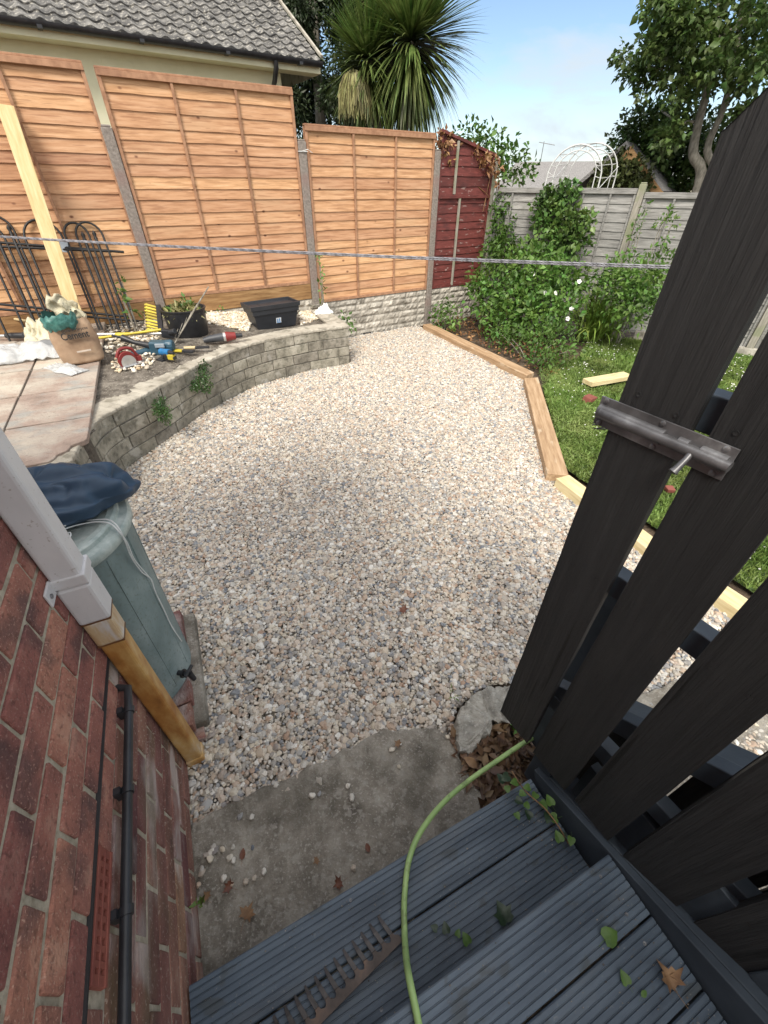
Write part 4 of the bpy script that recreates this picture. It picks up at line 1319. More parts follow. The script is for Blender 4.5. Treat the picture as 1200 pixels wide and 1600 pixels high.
# weathered grey fence on the right
RGy = math.radians(-35)
GX2 = Vector((math.cos(RGy), math.sin(RGy), 0))
G0 = ff(1.20, 0.02)
G0.z = 0
def g2(t, y=0.0, z=0.0): return G0 + GX2 * t + Vector((0.574, 0.819, 0)) * y + Vector((0, 0, z))
GG = 'weathered grey lap fence panels'
lap_panel('grey_fence_panel', 'weathered grey lap panel behind the ivy clump, next to the maroon panel', 'fence panel', g2(0.05, 0, 0.12), RGy, 2.02, 1.70, 15, m_grey_lap, m_grey_lap, 21, battens=(0.14, 0.42, 0.66, 0.84), group=GG, frame_tone=0.6)
lap_panel('grey_fence_panel', 'weathered grey lap panel with yellowing creeper, behind the dark gate', 'fence panel', g2(2.17, 0, 0.10), RGy, 1.86, 1.68, 15, m_grey_lap, m_grey_lap, 22, battens=(0.20, 0.45, 0.70), group=GG, frame_tone=0.6)
lap_panel('grey_fence_panel', 'weathered grey lap panel glimpsed past the edge of the gate board', 'fence panel', g2(4.13, 0, 0.10), RGy, 1.86, 1.66, 15, m_grey_lap, m_grey_lap, 23, battens=(0.20, 0.45, 0.70), group=GG)
post('mossy timber post between two grey panels, rising just above them', g2(2.12, -0.03), RGy, 1.90, 0.085, m_grey_post)
post('timber post of the grey fence hidden behind the gate', g2(4.08, -0.03), RGy, 1.86, 0.085, m_grey_post)
mb = MB(); mb.box((0.95, 0, 0.05), (3.0, 0.05, 0.16))
o = mb.build('kick_board', m_rockface, bevel=0.004); o.location = g2(3.2, -0.05, 0); o.rotation_euler = (0, 0, RGy)
tag(o, 'pale concrete board along the foot of the grey fence at the right edge', 'gravel board')

# ------------------------------------------------------------------ timber edging of the gravel
def edging(label, a, b, w, mat, z=0.075, cut0=0.0, cut1=0.0):
    a, b = Vector(a), Vector(b)
    d = b - a
    Lg = d.length
    mb = MB()
    mb.prism([(cut0, -w / 2), (Lg + cut1, -w / 2), (Lg - cut1, w / 2), (-cut0, w / 2)], -0.03, z)
    o = mb.build('edging_timber', mat, bevel=0.005)
    o.location = (a.x, a.y, 0)
    o.rotation_euler = (0, 0, math.atan2(d.y, d.x))
    return tag(o, label, 'timber', 'timber edging between gravel and lawn')
zt = 0.075
edging('long tan edging timber running from the fence post down the flower bed', at(667, 506, zt), at(829, 584, zt), 0.155, m_sleeper, zt, 0.0, 0.02)
edging('tan edging timber with a chalky centre line, in the middle of the gravel edge', at(830, 590, zt), at(872, 741, zt), 0.165, m_sleeper, zt, 0.03, 0.0)
edging('pale new edging timber that disappears behind the dark gate', at(868, 742, zt) + Vector((0.05, -0.02, 0)), at(1030, 858, zt), 0.13, m_newwood, zt)
edging('pale new edging timber seen between the gate boards at the right', at(1036, 862, zt), at(1240, 996, zt), 0.13, m_newwood, zt)
mb = MB(); mb.box((0.25, 0, 0.04), (0.62, 0.15, 0.05))
o = mb.build('timber_offcut', m_newwood, bevel=0.003); o.location = at(922, 602, 0.05); o.rotation_euler = (0, 0, math.radians(22))
tag(o, 'short pale timber offcut lying on the lawn', 'timber')
mb = MB(); mb.box((0, 0, 0.03), (0.15, 0.10, 0.06), jit=0.012)
o = mb.build('broken_brick', m_terracotta, bevel=0.006); o.location = at(918, 628, 0.02); o.rotation_euler = (0.1, 0.1, 0.7)
tag(o, 'orange piece of broken brick on the lawn beside the edging', 'brick')
mb = MB(); mb.box((0, 0, 0.02), (0.06, 0.05, 0.04), jit=0.008)
o = mb.build('brick_fragment', m_terracotta, bevel=0.006); o.location = at(1045, 768, 0.03)
tag(o, 'small brick fragment on the grass between two gate boards', 'brick')

# ------------------------------------------------------------------ neighbour's bungalow
G = far(499, 98, 9.0)
nb = thing('neighbour_bungalow', 'cream rendered bungalow with a grey pantiled roof behind the fence', 'house', (G.x, G.y, 0), RF)
EZ = G.z
mb = MB()
mb.box((-0.54 - 4.5, 0.24 + 1.6, EZ / 2 - 0.05), (9.0, 3.2, EZ - 0.08))
mb.build('wall', m_render, nb)
mb = MB()
TW, TL, pitch_ = 0.165, 0.172, math.radians(30.6)
slope_len, nrow = 1.60, 10
NX = 54 * 10
vs, fs = [], []
X_L = -8.9
for rr_ in range(nrow):
    for e in (0, 1):
        sdist = -0.06 + rr_ * TL + e * (TL + 0.02)
        base = len(vs)
        for i in range(NX + 1):
            xx = -0.02 + X_L * i / NX
            ph = (xx / TW) % 1.0
            prof = 0.026 * (0.5 + 0.5 * math.cos(2 * math.pi * ph)) ** 1.3
            sag = 0.006 * mnoise.noise((int(xx / TW), rr_, 2))
            off = prof + (0.022 if e == 0 else 0.003) + sag
            yy = sdist * math.cos(pitch_) - off * math.sin(pitch_)
            zz = EZ + 0.02 + sdist * math.sin(pitch_) + off * math.cos(pitch_)
            vs.append((xx, yy, zz))
        if e == 0:                                                       # front lip of the row
            base2 = len(vs)
            for i in range(NX + 1):
                vx = vs[base + i]
                vs.append((vx[0], vx[1] + 0.012, vx[2] - 0.026))
            for i in range(NX): fs.append((base2 + i, base + i, base + i + 1, base2 + i + 1))
            b_lo = base
        else:
            for i in range(NX): fs.append((b_lo + i + 1, b_lo + i, base + i, base + i + 1))
mb.add(vs, fs)
RZ = EZ + 0.80 + 0.05
mb.build('roof', m_tile, nb)
mb = MB()
mb.add([(0, 1.37, RZ + .02), (X_L, 1.37, RZ + .02), (X_L, 3.4, RZ - 1.1), (0, 3.4, RZ - 1.1)], [(0, 1, 2, 3)])
mb.build('back_roof', m_tile, nb)
mb = MB()
mb.tube([(0.03, 1.36, RZ + 0.03), (X_L, 1.36, RZ + 0.03)], 0.07, 10)
mb.build('ridge_tile', m_tile, nb)
mb = MB()
mb.bar((0.015, -0.06, EZ + 0.055), (0.015, 1.40, EZ + 0.90), 0.035, 0.03)
mb.add([(0.0, -0.03, EZ - 0.12), (0.0, 1.36, RZ - 0.02), (0.0, 3.3, RZ - 1.1), (0.0, 3.3, EZ - 0.12)], [(0, 1, 2, 3)])
mb.build('verge', m_cap, nb)
mb = MB()
mb.box((X_L / 2, -0.01, EZ - 0.055), (-X_L, 0.02, 0.13)); mb.box((X_L / 2, 0.12, EZ - 0.115), (-X_L, 0.24, 0.012))
mb.build('fascia', m_render, nb)
gu = MB()
n = 10
vs, fs = [], []
for xx in (0.0, X_L):
    for i in range(n + 1):
        th = math.pi + math.pi * i / n
        vs.append((xx, -0.075 + 0.058 * math.cos(th), EZ - 0.005 + 0.058 * math.sin(th)))
for i in range(n): fs.append((i, i + 1, n + 2 + i, n + 1 + i))
fs.append(tuple(range(n + 1)))
gu.add(vs, fs)
for k in range(9):
    gu.box((-0.35 - k * 1.05, -0.075, EZ - 0.05), (0.05, 0.125, 0.03))
gu.build('gutter', m_blackplastic, nb, smooth=50)
mb = MB()
mb.tube([(-0.72, -0.075, EZ - 0.04), (-0.72, -0.075, EZ - 0.12), (-0.70, 0.10, EZ - 0.24), (-0.70, 0.20, EZ - 0.30), (-0.70, 0.20, 0.5)], 0.034, 12)
mb.build('downpipe', m_blackplastic, nb, smooth=50)
mb = MB()
mb.box((-2.75, 0.235, EZ - 0.34), (0.36, 0.012, 0.30))
mb.build('wall_hatch', m_render, nb, bevel=0.003)

# ------------------------------------------------------------------ plants
def trunk(mb, pts, r0, r1, n=10):
    P = spl([Vector(p) for p in pts], 5)
    k = len(P)
    mb.tube(P, [r0 + (r1 - r0) * i / (k - 1) for i in range(k)], n)
def cordyline():
    base = far(620, 200, 12.0)
    t = thing('cordyline_palm', 'spiky cordyline palm with drooping flower spray behind the fence', 'palm tree', (base.x, base.y, 0))
    B = Vector((base.x, base.y, 0))
    heads = [(far(642, 66, 12.0) - B, 1.50, 1150), (far(575, 95, 12.1) - B, 1.15, 620), (far(600, -30, 12.8) - B, 1.25, 380)]
    tb = MB()
    for hd, _, _ in heads:
        trunk(tb, [(0, 0, 0), (0, 0, 1.6), (hd.x * 0.5, hd.y * 0.5, 2.4), (hd.x, hd.y, hd.z)], 0.16, 0.09)
    tb.build('trunk', m_bark, t, smooth=60)
    r_ = np.random.default_rng(5)
    for hd, Ls, nl in heads:
        Vs, Fs, Ts = [], [], []
        n0 = 0
        for k in range(nl):
            el = math.asin(r_.uniform(-0.95, 1.0))
            azm = r_.uniform(0, 2 * math.pi)
            Lf = Ls * r_.uniform(0.75, 1.05)
            d = np.array([math.cos(el) * math.cos(azm), math.cos(el) * math.sin(azm), math.sin(el)])
            side = unit(np.cross(d, [0, 0, 1.0])[None])[0]
            w = 0.042 * r_.uniform(0.8, 1.2)
            p = np.array(hd) + d * 0.05 + np.array([0, 0, min(0, el) * 0.25])
            seg = 6
            drp = r_.uniform(0.03, 0.20) + max(0, 0.35 - el) * 0.45
            vs = []
            dd = d.copy()
            for s in range(seg + 1):
                f_ = s / seg
                ww = w * (0.55 + 1.2 * f_ * (1 - f_) * 2) * (1 - f_ ** 4)
                vs += [p - side * ww / 2, p + side * ww / 2]
                dd = unit((dd + np.array([0, 0, -drp / seg * (0.6 + 2.2 * f_)]))[None])[0]
                p = p + dd * Lf / seg
            Vs += vs
            for s in range(seg):
                Fs.append([n0 + 2 * s, n0 + 2 * s + 1, n0 + 2 * s + 3, n0 + 2 * s + 2])
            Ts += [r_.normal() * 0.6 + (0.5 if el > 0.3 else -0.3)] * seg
            n0 += 2 * (seg + 1)
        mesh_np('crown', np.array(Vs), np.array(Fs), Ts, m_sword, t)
    # hanging flower spray
    c = far(553, 130, 11.6) - B
    mb = MB()
    rr_ = random.Random(3)
    for k in range(620):
        a = rr_.uniform(0, 2 * math.pi)
        r0 = rr_.random() ** 0.5 * 0.30
        top = Vector((c.x + math.cos(a) * r0 * 0.7, c.y + math.sin(a) * r0 * 0.5, c.z + 0.16 + rr_.uniform(-.06, .06) - r0 * 0.35))
        l = rr_.uniform(0.25, 0.62)
        q = top + Vector((math.cos(a) * 0.10, math.sin(a) * 0.10, -l * 0.4))
        e = q + Vector((rr_.uniform(-.08, .08), rr_.uniform(-.05, .05), -l * 0.6))
        mb.tube([top, q, e], [0.009, 0.008, 0.005], 3, tone=rr_.gauss(0, 0.7), cap=False)
    mb.build('flower_spray', m_panicle, t)
    return t
cordyline()

def bush(name, label, cat, blobs, per, size, mat, seed, stem=True, up=0.5, width=0.55, group=None, squash=1.0, droop=0.1, part='foliage', shell=0.55):
    """blobs in pixels: (px, py, distance, radius)"""
    W = [(far(a, b, D), rad) for a, b, D, rad in blobs]
    bx = sum(w[0].x for w in W) / len(W); by = sum(w[0].y for w in W) / len(W)
    t = thing(name, label, cat, (bx, by, 0), 0, group)
    cl = [(w.x - bx, w.y - by, max(w.z, 0.05), rad) for w, rad in W]
    cloud(part, cl, per, size, mat, t, up=up, width=width, seed=seed, squash=squash, droop=droop, shell=shell)
    if stem:
        mb = MB()
        rr_ = random.Random(seed)
        for (x_, y_, z_, rad) in cl:
            mb.tube(spl([Vector((x_ * 0.25, y_ * 0.25, -0.05)), Vector((x_ * 0.6, y_ * 0.6, max(z_, .1) * 0.5)), Vector((x_, y_, max(z_, 0.1)))], 3), 0.005 + rad * 0.006, 5)
        mb.build('stem', m_bark, t)
    return t
# conifer between bungalow and palm
t = thing('conifer', 'dark tall conifer between the cream bungalow and the palm', 'tree', (far(495, 100, 14.5).x, far(495, 100, 14.5).y, 0))
B = Vector(t.location)
mb = MB(); trunk(mb, [(0, 0, 0), (0, 0, 3), (0, 0, 6.5)], 0.22, 0.05); mb.build('trunk', m_bark, t)
rr_ = random.Random(8)
cl = []
for k in range(260):
    z_ = rr_.uniform(1.2, 7.4)
    rad = 1.75 * (1 - (z_ / 8.6) ** 1.6) + 0.1
    a = rr_.uniform(0, 6.283)
    q = rad * rr_.uniform(0.45, 1.0)
    cl.append((math.cos(a) * q, math.sin(a) * q, z_, rr_.uniform(0.20, 0.38)))
cloud('crown', cl, 4200, 0.105, m_conifer, t, up=0.2, width=0.35, seed=8, droop=0.5)
# sycamore at the right
def sycamore():
    b = far(1085, 300, 11.5)
    t = thing('sycamore_tree', 'leafy sycamore tree with a pale bent trunk at the top right', 'tree', (b.x, b.y, 0))
    B = Vector((b.x, b.y, 0))
    L_ = lambda px, py, D=11.5: far(px, py, D) - B
    mb = MB()
    trunk(mb, [(0, 0, 0), L_(1092, 290), L_(1083, 240), L_(1092, 190), L_(1108, 130), L_(1120, 60), L_(1130, -60)], 0.10, 0.04)
    trunk(mb, [(0.5, 0.3, 0), L_(1120, 300), L_(1105, 235), L_(1130, 170), L_(1150, 80), L_(1165, -40)], 0.08, 0.03)
    for a in ([(1108, 130), (1060, 110), (1010, 105)], [(1120, 60), (1080, 30), (1030, 25)], [(1092, 190), (1060, 190), (1030, 170)], [(1130, 170), (1180, 110), (1240, 60)], [(1120, 60), (1180, 20), (1230, -40)]):
        trunk(mb, [L_(*q, 11.5 + rr_.uniform(-.5, .5)) for q in a], 0.035, 0.010, 7)
    mb.build('trunk', m_bark, t, smooth=60)
    cl = []
    spots = [(990, 105, .38), (972, 97, .26), (960, 103, .18), (1010, 110, .34), (1035, 118, .34), (1055, 100, .38), (1015, 60, .34), (1035, 75, .30), (1040, 40, .42), (1025, 10, .42), (1060, 10, .5), (1085, 60, .5), (1075, 100, .36), (1080, 140, .34),
             (1110, 30, .55), (1120, 90, .5), (1150, 50, .55), (1180, 20, .6), (1190, 90, .55), (1160, 120, .45), (1060, 200, .40), (1030, 205, .34), (1075, 185, .3),
             (1150, 180, .4), (1230, 50, .7), (1060, -40, .6), (1120, -60, .7), (1200, -60, .8), (1240, 140, .6), (1005, 145, .18), (1040, 225, .4), (1260, -20, .8), (1050, 150, .22), (1030, 90, .4), (1055, 60, .45), (1075, 30, .5), (1100, 120, .4), (1140, 90, .5), (980, 115, .2)]
    for px, py, rad in spots:
        for k in range(3 if rad > 0.3 else 2):
            q = L_(px + rr_.uniform(-13, 13), py + rr_.uniform(-12, 12), 11.5 + rr_.uniform(-1.0, 1.2))
            cl.append((q.x, q.y, q.z, rad * rr_.uniform(0.42, 0.72)))
    cloud('crown', cl, 1700, 0.085, m_leaf_syc, t, up=0.8, width=0.8, seed=15, droop=0.2, shell=0.6)
sycamore()
bush('laurel_tree', 'dense dark green tree mass below the sycamore at the right', 'tree',
     [(1000, 225, 12.6, .6), (1035, 230, 12.8, .7), (1075, 250, 12.8, .8), (1110, 270, 12.8, .8), (1060, 285, 12.6, .7), (1020, 200, 13, .4), (1150, 260, 13, .9), (1040, 195, 13, .45), (1090, 215, 13, .6), (1100, 300, 12.5, .6), (985, 215, 12.8, .45), (975, 235, 12.8, .35), (1015, 185, 12.9, .40), (1050, 180, 12.9, .45), (995, 200, 12.8, .40), (1055, 265, 12.6, .6), (1200, 280, 13, .9), (1010, 245, 12.7, .5)],
     1700, 0.09, m_leaf_mix, 31, up=0.6, width=0.65, part='crown')
bush('small_tree', 'small loose green tree standing behind the maroon panel', 'tree',
     [(735, 225, 12, .45), (755, 235, 12, .5), (775, 245, 12, .5), (795, 250, 12, .45), (810, 262, 12, .35), (740, 210, 12, .28), (765, 218, 12, .22), (720, 215, 12, .22), (800, 232, 12.2, .16), (822, 270, 12.2, .3), (780, 275, 11.8, .6), (748, 262, 11.8, .6)],
     520, 0.105, m_leaf, 32, part='crown', up=0.3)
# far roofs
mb = MB()
a, b_ = far(795, 258, 24), far(1010, 262, 24)
rz = math.atan2((b_ - a).y, (b_ - a).x)
fh = thing('far_bungalow', 'long low grey tiled roof seen beyond the garden arch', 'house', (a.x, a.y, 0), rz)
w_ = (b_ - a).length
zr = far(815, 252, 24).z
mb.add([(0.3, 0, zr - 0.02), (w_, 0, zr - 0.02), (w_ + 0.6, -2.2, zr - 1.3), (-0.6, -2.2, zr - 1.3), (w_, 2.2, zr - 1.3), (0.3, 2.2, zr - 1.3)], [(3, 2, 1, 0), (0, 1, 4, 5), (3, 0, 5), (1, 2, 4)])
mb.build('roof', m_farroof, fh)
mb = MB(); mb.box((w_ / 2, 0, (zr - 1.35) / 2), (w_ - 0.2, 3.6, zr - 1.35)); mb.build('wall', m_render, fh)
mb = MB(); mb.tube([(1.3, 0, zr - 0.1), (1.3, 0, zr + 0.62)], 0.015, 5); mb.tube([(1.1, 0, zr + 0.6), (1.75, 0, zr + 0.5)], 0.012, 5)
mb.build('aerial', m_iron, fh)
# ivy covered gable
g0 = far(978, 240, 11.4)
sh = thing('ivy_covered_shed', 'small gabled outbuilding covered in faded ivy with a slate roof edge', 'shed', (g0.x, g0.y, 0), RGy)
def s2(px, py, D=11.4): return far(px, py, D) - Vector((g0.x, g0.y, 0))
inv = Matrix.Rotation(-RGy, 3, 'Z')
def s3(px, py, D=11.4): return inv @ s2(px, py, D)
mb = MB()
A_, Bp, Cp = s3(978, 242), s3(1024, 300), s3(905, 300)
dpth = Vector((0, 2.5, 0))
vs = [Vector((Cp.x, 0, -0.0)), Vector((Bp.x, 0, 0)), Vector((Bp.x, 0, Bp.z)), Vector((A_.x, 0, A_.z)), Vector((Cp.x, 0, Cp.z))]
mb.add(vs + [v + dpth for v in vs], [(0, 1, 2, 3, 4), (9, 8, 7, 6, 5), (1, 6, 7, 2), (0, 4, 9, 5)])
mb.build('wall', m_oldbrick, sh)
mb = MB()
mb.bar(Vector((A_.x, -0.06, A_.z + 0.04)), Vector((Bp.x + 0.1, -0.06, Bp.z - 0.08)), 0.10, 0.20)
mb.build('bargeboard', m_sleeper_dark, sh)
mb = MB()
for k_ in range(2):
    e = (Bp, Cp)[k_]
    mb.add([Vector((A_.x, -0.1, A_.z + .15)), Vector((e.x + (0.15 if k_ == 0 else -.15), -0.1, e.z + .02)), Vector((e.x + (0.35 if k_ == 0 else -.35), 2.6, e.z - .02)), Vector((A_.x, 2.6, A_.z + .15))], [(0, 1, 2, 3)])
mb.build('roof', m_farroof, sh, solid=0.06)
cl = []
for k in range(60):
    px, py = rr_.uniform(895, 1012), rr_.uniform(236, 300)
    if py < 242 + abs(px - 975) * 1.0 - 6: continue
    q = s3(px, py)
    cl.append((q.x, -0.12, q.z, rr_.uniform(0.12, 0.22)))
cloud('ivy', cl, 2600, 0.075, m_leaf_ivyhill, sh, up=0.2, width=0.8, seed=40)

# garden arch
ga = thing('garden_arch', 'white tubular metal rose arch standing beyond the grey fence', 'arch', (far(905, 290, 10.2).x, far(905, 290, 10.2).y, 0))
B = Vector(ga.location)
def hoop(pxL, pxR, pyT, D, sc=1.0):
    a, c = far(pxL, 290, D) - B, far(pxR, 290, D) - B
    top = (far((pxL + pxR) / 2, pyT, D) - B).z
    rad = (c - a).length / 2
    mid = (a + c) / 2
    u = (c - a).normalized()
    pts = [Vector((a.x, a.y, 0.0)), Vector((a.x, a.y, top - rad))]
    for k in range(1, 16):
        th = math.pi * k / 16
        pts.append(Vector((mid.x, mid.y, top - rad)) + (-u * math.cos(th) * rad) + Vector((0, 0, rad * math.sin(th))))
    pts += [Vector((c.x, c.y, top - rad)), Vector((c.x, c.y, 0))]
    return pts
H1, H2 = hoop(852, 935, 226, 10.0), hoop(876, 958, 224, 10.9)
H1b, H2b = hoop(862, 926, 235, 10.0), hoop(885, 950, 233, 10.9)
for Hh in (H1, H2):
    mb = MB(); mb.tube(Hh, 0.013, 8); mb.build('hoop', m_whitemetal, ga, smooth=60)
for Hh in (H1b, H2b):
    mb = MB(); mb.tube(Hh, 0.009, 8); mb.build('inner_hoop', m_whitemetal, ga, smooth=60)
mb = MB()
for i in range(1, len(H1) - 1, 2):
    mb.tube([H1[i], H2[i]], 0.006, 5); mb.tube([H1[i], H1b[i]], 0.005, 5); mb.tube([H2[i], H2b[i]], 0.005, 5)
    mb.tube([H1b[i], H1[i + 1]], 0.0045, 5)
for k in range(5):
    z_ = 0.4 + k * 0.35
    for q in (0, -1):
        mb.tube([Vector((H1[q].x, H1[q].y, z_)), Vector((H2[q].x, H2[q].y, z_))], 0.009, 5)
        mb.tube([Vector((H1[q].x, H1[q].y, z_)), Vector((H2[q].x, H2[q].y, z_ + 0.35))], 0.007, 5)
mb.build('lattice', m_whitemetal, ga)

# shrubs and climbers in the bed: (px, py, distance, radius)
bush('ivy', 'thick clump of ivy hanging over the top of the grey fence', 'ivy',
     [(870, 305, 7.9, 0.224), (850, 315, 7.9, 0.179), (885, 325, 7.75, 0.269), (860, 345, 7.8, 0.269), (895, 355, 7.65, 0.269), (875, 380, 7.6, 0.269), (845, 330, 7.95, 0.157), (905, 375, 7.5, 0.224), (870, 400, 7.55, 0.224), (840, 350, 7.95, 0.112), (835, 385, 7.9, 0.134), (888, 300, 7.85, 0.157), (912, 345, 7.6, 0.157)],
     3800, 0.062, m_leaf_mid2, 51, up=0.2, width=0.85)
bush('climbing_shrub', 'bright leafy climber against the left end of the grey fence', 'climber',
     [(782, 325, 8.3, 0.180), (786, 350, 8.25, 0.216), (778, 375, 8.2, 0.240), (790, 385, 8.1, 0.240), (772, 400, 8.1, 0.240), (800, 400, 8.0, 0.216), (788, 305, 8.35, 0.108)],
     5200, 0.058, m_leaf, 52, up=0.3)
bush('mallow_shrub', 'large leafy shrub dotted with white flowers in the bed by the fence', 'shrub',
     [(760, 430, 7.6, 0.312), (800, 425, 7.5, 0.408), (840, 420, 7.3, 0.408), (780, 460, 7.3, 0.408), (820, 465, 7.1, 0.432), (860, 450, 7.0, 0.408), (885, 430, 7.1, 0.312), (800, 495, 6.9, 0.360), (840, 500, 6.7, 0.384), (875, 485, 6.7, 0.360), (760, 470, 7.2, 0.312), (905, 450, 7.0, 0.264), (745, 445, 7.4, 0.192), (830, 395, 7.5, 0.240), (770, 500, 6.9, 0.240)],
     2600, 0.070, m_leaf_bright, 53, up=0.5, width=0.62)
bush('low_shrub', 'low spreading green ground plant between the shrub and the edging', 'shrub',
     [(800, 530, 6.3, 0.250), (840, 535, 6.1, 0.300), (870, 530, 6.1, 0.300), (860, 560, 5.7, 0.200), (885, 550, 5.8, 0.225), (780, 520, 6.5, 0.225), (845, 560, 5.75, 0.150)],
     3000, 0.050, m_leaf, 54, up=0.5)
bush('nettle_clump', 'green leafy stems against the grey fence just left of the gate', 'shrub',
     [(960, 425, 7.2, 0.259), (985, 440, 7.1, 0.346), (1010, 450, 6.9, 0.346), (965, 460, 6.9, 0.317), (990, 480, 6.7, 0.288), (1025, 430, 6.9, 0.317), (1035, 470, 6.6, 0.317), (950, 440, 7.2, 0.202)],
     3600, 0.060, m_leaf_bright, 55, stem=False)
bush('creeper', 'thin yellowing creeper clinging to the grey fence by the mossy post', 'climber',
     [(1010, 325, 7.5, .07), (1000, 345, 7.45, .09), (990, 370, 7.45, .08), (1035, 345, 7.2, .09), (1045, 330, 7.2, .08), (1050, 350, 7.15, .09), (1040, 375, 7.1, .08), (985, 395, 7.4, .09), (1035, 395, 7.1, .06)],
     3200, 0.050, m_leaf_bright, 56, stem=True)
bush('fuchsia_sprig', 'small bright green shrub at the foot of the maroon panel beside the corner post', 'shrub',
     [(688, 490, 7.35, 0.182), (700, 480, 7.4, 0.169), (695, 500, 7.2, 0.182), (712, 495, 7.25, 0.156), (680, 500, 7.25, 0.104), (705, 505, 7.1, 0.117)], 2200, 0.060, m_leaf_bright, 57)
bush('weed', 'green weed growing in the corner between the planter and the stone faced board', 'weed',
     [(545, 502, 6.2, .10), (538, 495, 6.3, .09), (550, 512, 6.0, .07)], 3000, 0.045, m_leaf, 58, stem=False)
bush('weed', 'leafy climbing stem growing up the fence post beside the right orange panel', 'weed',
     [(500, 412, 6.35, .04), (503, 425, 6.35, .045), (500, 440, 6.3, .05), (504, 455, 6.28, .05), (502, 470, 6.25, .04), (498, 398, 6.4, .03)], 4500, 0.045, m_leaf_bright, 59)
bush('wall_fern', 'larger hanging tuft of green growing from the face of the curved wall', 'fern',
     [(318, 572, 4.42, 0.0607), (316, 585, 4.36, 0.0743), (320, 598, 4.28, 0.0810), (308, 598, 4.3, 0.0675), (322, 608, 4.24, 0.0473), (303, 608, 4.25, 0.0405)], 30000, 0.022, m_leaf_dark, 60, stem=False, up=0, droop=0.6)
bush('wall_fern', 'small round tuft of green low on the curved wall near the patio', 'fern',
     [(252, 628, 3.86, 0.0607), (254, 640, 3.80, 0.0743), (257, 652, 3.74, 0.0607), (248, 642, 3.82, 0.0540)], 30000, 0.022, m_leaf_dark, 61, stem=False, up=0, droop=0.6)
bush('weed', 'green weed behind the black tub under the fence', 'weed',
     [(292, 478, 5.9, 0.1080), (310, 500, 5.8, 0.0945), (275, 482, 5.95, .06), (345, 480, 5.9, .05)], 2600, 0.045, m_leaf_bright, 62, stem=False)
bush('weed', 'straggly weed stem at the end of the black hoops', 'weed',
     [(190, 440, 5.6, .035), (188, 455, 5.55, .04), (192, 470, 5.5, .04), (205, 485, 5.4, .07), (225, 488, 5.5, .06)], 2600, 0.05, m_leaf, 63)
# white flowers
for (px, py, D, lab) in ((833, 428, 7.05, 'highest white bindweed flower on the leafy shrub'), (852, 458, 6.75, 'white flower at the left of the middle pair on the shrub'), (868, 458, 6.75, 'white flower at the right of the middle pair on the shrub'),
                         (893, 482, 6.45, 'white flower on the right flank of the leafy shrub'), (887, 498, 6.4, 'lowest white flower, at the foot of the leafy shrub'), (905, 440, 6.8, 'white flower nearest the grey fence')):
    q = far(px, py, D)
    mb = MB()
    mb.lathe([(0.006, -0.03), (0.010, -0.012), (0.030, 0.0), (0.042, 0.006), (0.040, 0.007), (0.012, -0.004), (0.004, -0.01)], 15, fn=lambda a, z_: 1 + 0.12 * math.cos(5 * a), cap=False)
    o = mb.build('flower', m_petal, smooth=60)
    o.location = q
    o.scale = (0.7, 0.7, 0.7)
    o.rotation_euler = (math.radians(55), 0, random.uniform(-.5, .5))
    tag(o, lab, 'flower', 'white flowers in the bed')
# day lily: arching straps
def straps(name, label, px, py, z0, n, Ls, w, mat, seed, spread=1.0):
    b = at(px, py, z0)
    r_ = np.random.default_rng(seed)
    Vs, Fs, Ts, n0 = [], [], [], 0
    for k in range(n):
        a = r_.uniform(0, 6.283)
        el = r_.uniform(0.75, 1.45)
        d = np.array([math.cos(el) * math.cos(a), math.cos(el) * math.sin(a), math.sin(el)])
        side = unit(np.cross(d, [0, 0, 1.0])[None])[0]
        p = np.array([r_.normal() * 0.06 * spread, r_.normal() * 0.06 * spread, 0])
        Lf = Ls * r_.uniform(0.7, 1.1)
        for s in range(8):
            f_ = s / 7
            ww = w * (1 - f_ ** 3)
            Vs += [p - side * ww / 2, p + side * ww / 2]
            d = unit((d + np.array([0, 0, -0.42 * f_ - 0.04]))[None])[0]
            p = p + d * Lf / 7
        for s in range(7): Fs.append([n0 + 2 * s, n0 + 2 * s + 1, n0 + 2 * s + 3, n0 + 2 * s + 2])
        Ts += [r_.normal() * 0.6] * 7
        n0 += 16
    o = mesh_np(name, np.array(Vs), np.array(Fs), Ts, mat)
    o.location = b
    return tag(o, label, 'plant')
straps('day_lily', 'arching strappy yellow green day lily clump at the lawn edge', 926, 530, 0, 190, 0.90, 0.026, m_daylily, 71, 2.2)
# dead vine on top of the maroon panel
bush('dead_vine', 'brown dead vine tangled over the sloping top of the maroon panel', 'vine',
     [(690, 215, 7.62, .10), (700, 222, 7.7, .11), (694, 232, 7.6, .07), (720, 226, 7.85, .06), (740, 236, 8.0, .06), (755, 245, 8.05, .09), (768, 252, 8.15, .10), (775, 265, 8.2, .09), (760, 262, 8.0, .05), (776, 285, 8.2, .05), (684, 212, 7.6, .07), (705, 250, 7.7, .03)],
     4800, 0.066, m_dead, 72, stem=False, up=0.1, droop=0.6)
mb = MB()
for pts in ([(700, 235), (712, 270), (705, 300)], [(760, 258), (735, 285), (738, 300)], [(770, 262), (762, 295), (755, 330)], [(715, 240), (700, 300), (708, 330)], [(755, 255), (722, 245), (695, 220)], [(745, 290), (762, 305), (765, 315)]):
    mb.tube(spl([onp for onp in [far(a, b, 7.74 + (a - 690) * 0.0065) for a, b in pts]], 4), 0.006, 5)
tag(mb.build('vine_stem', m_dead), 'bare pale vine stems hanging down the front of the maroon panel', 'vine')

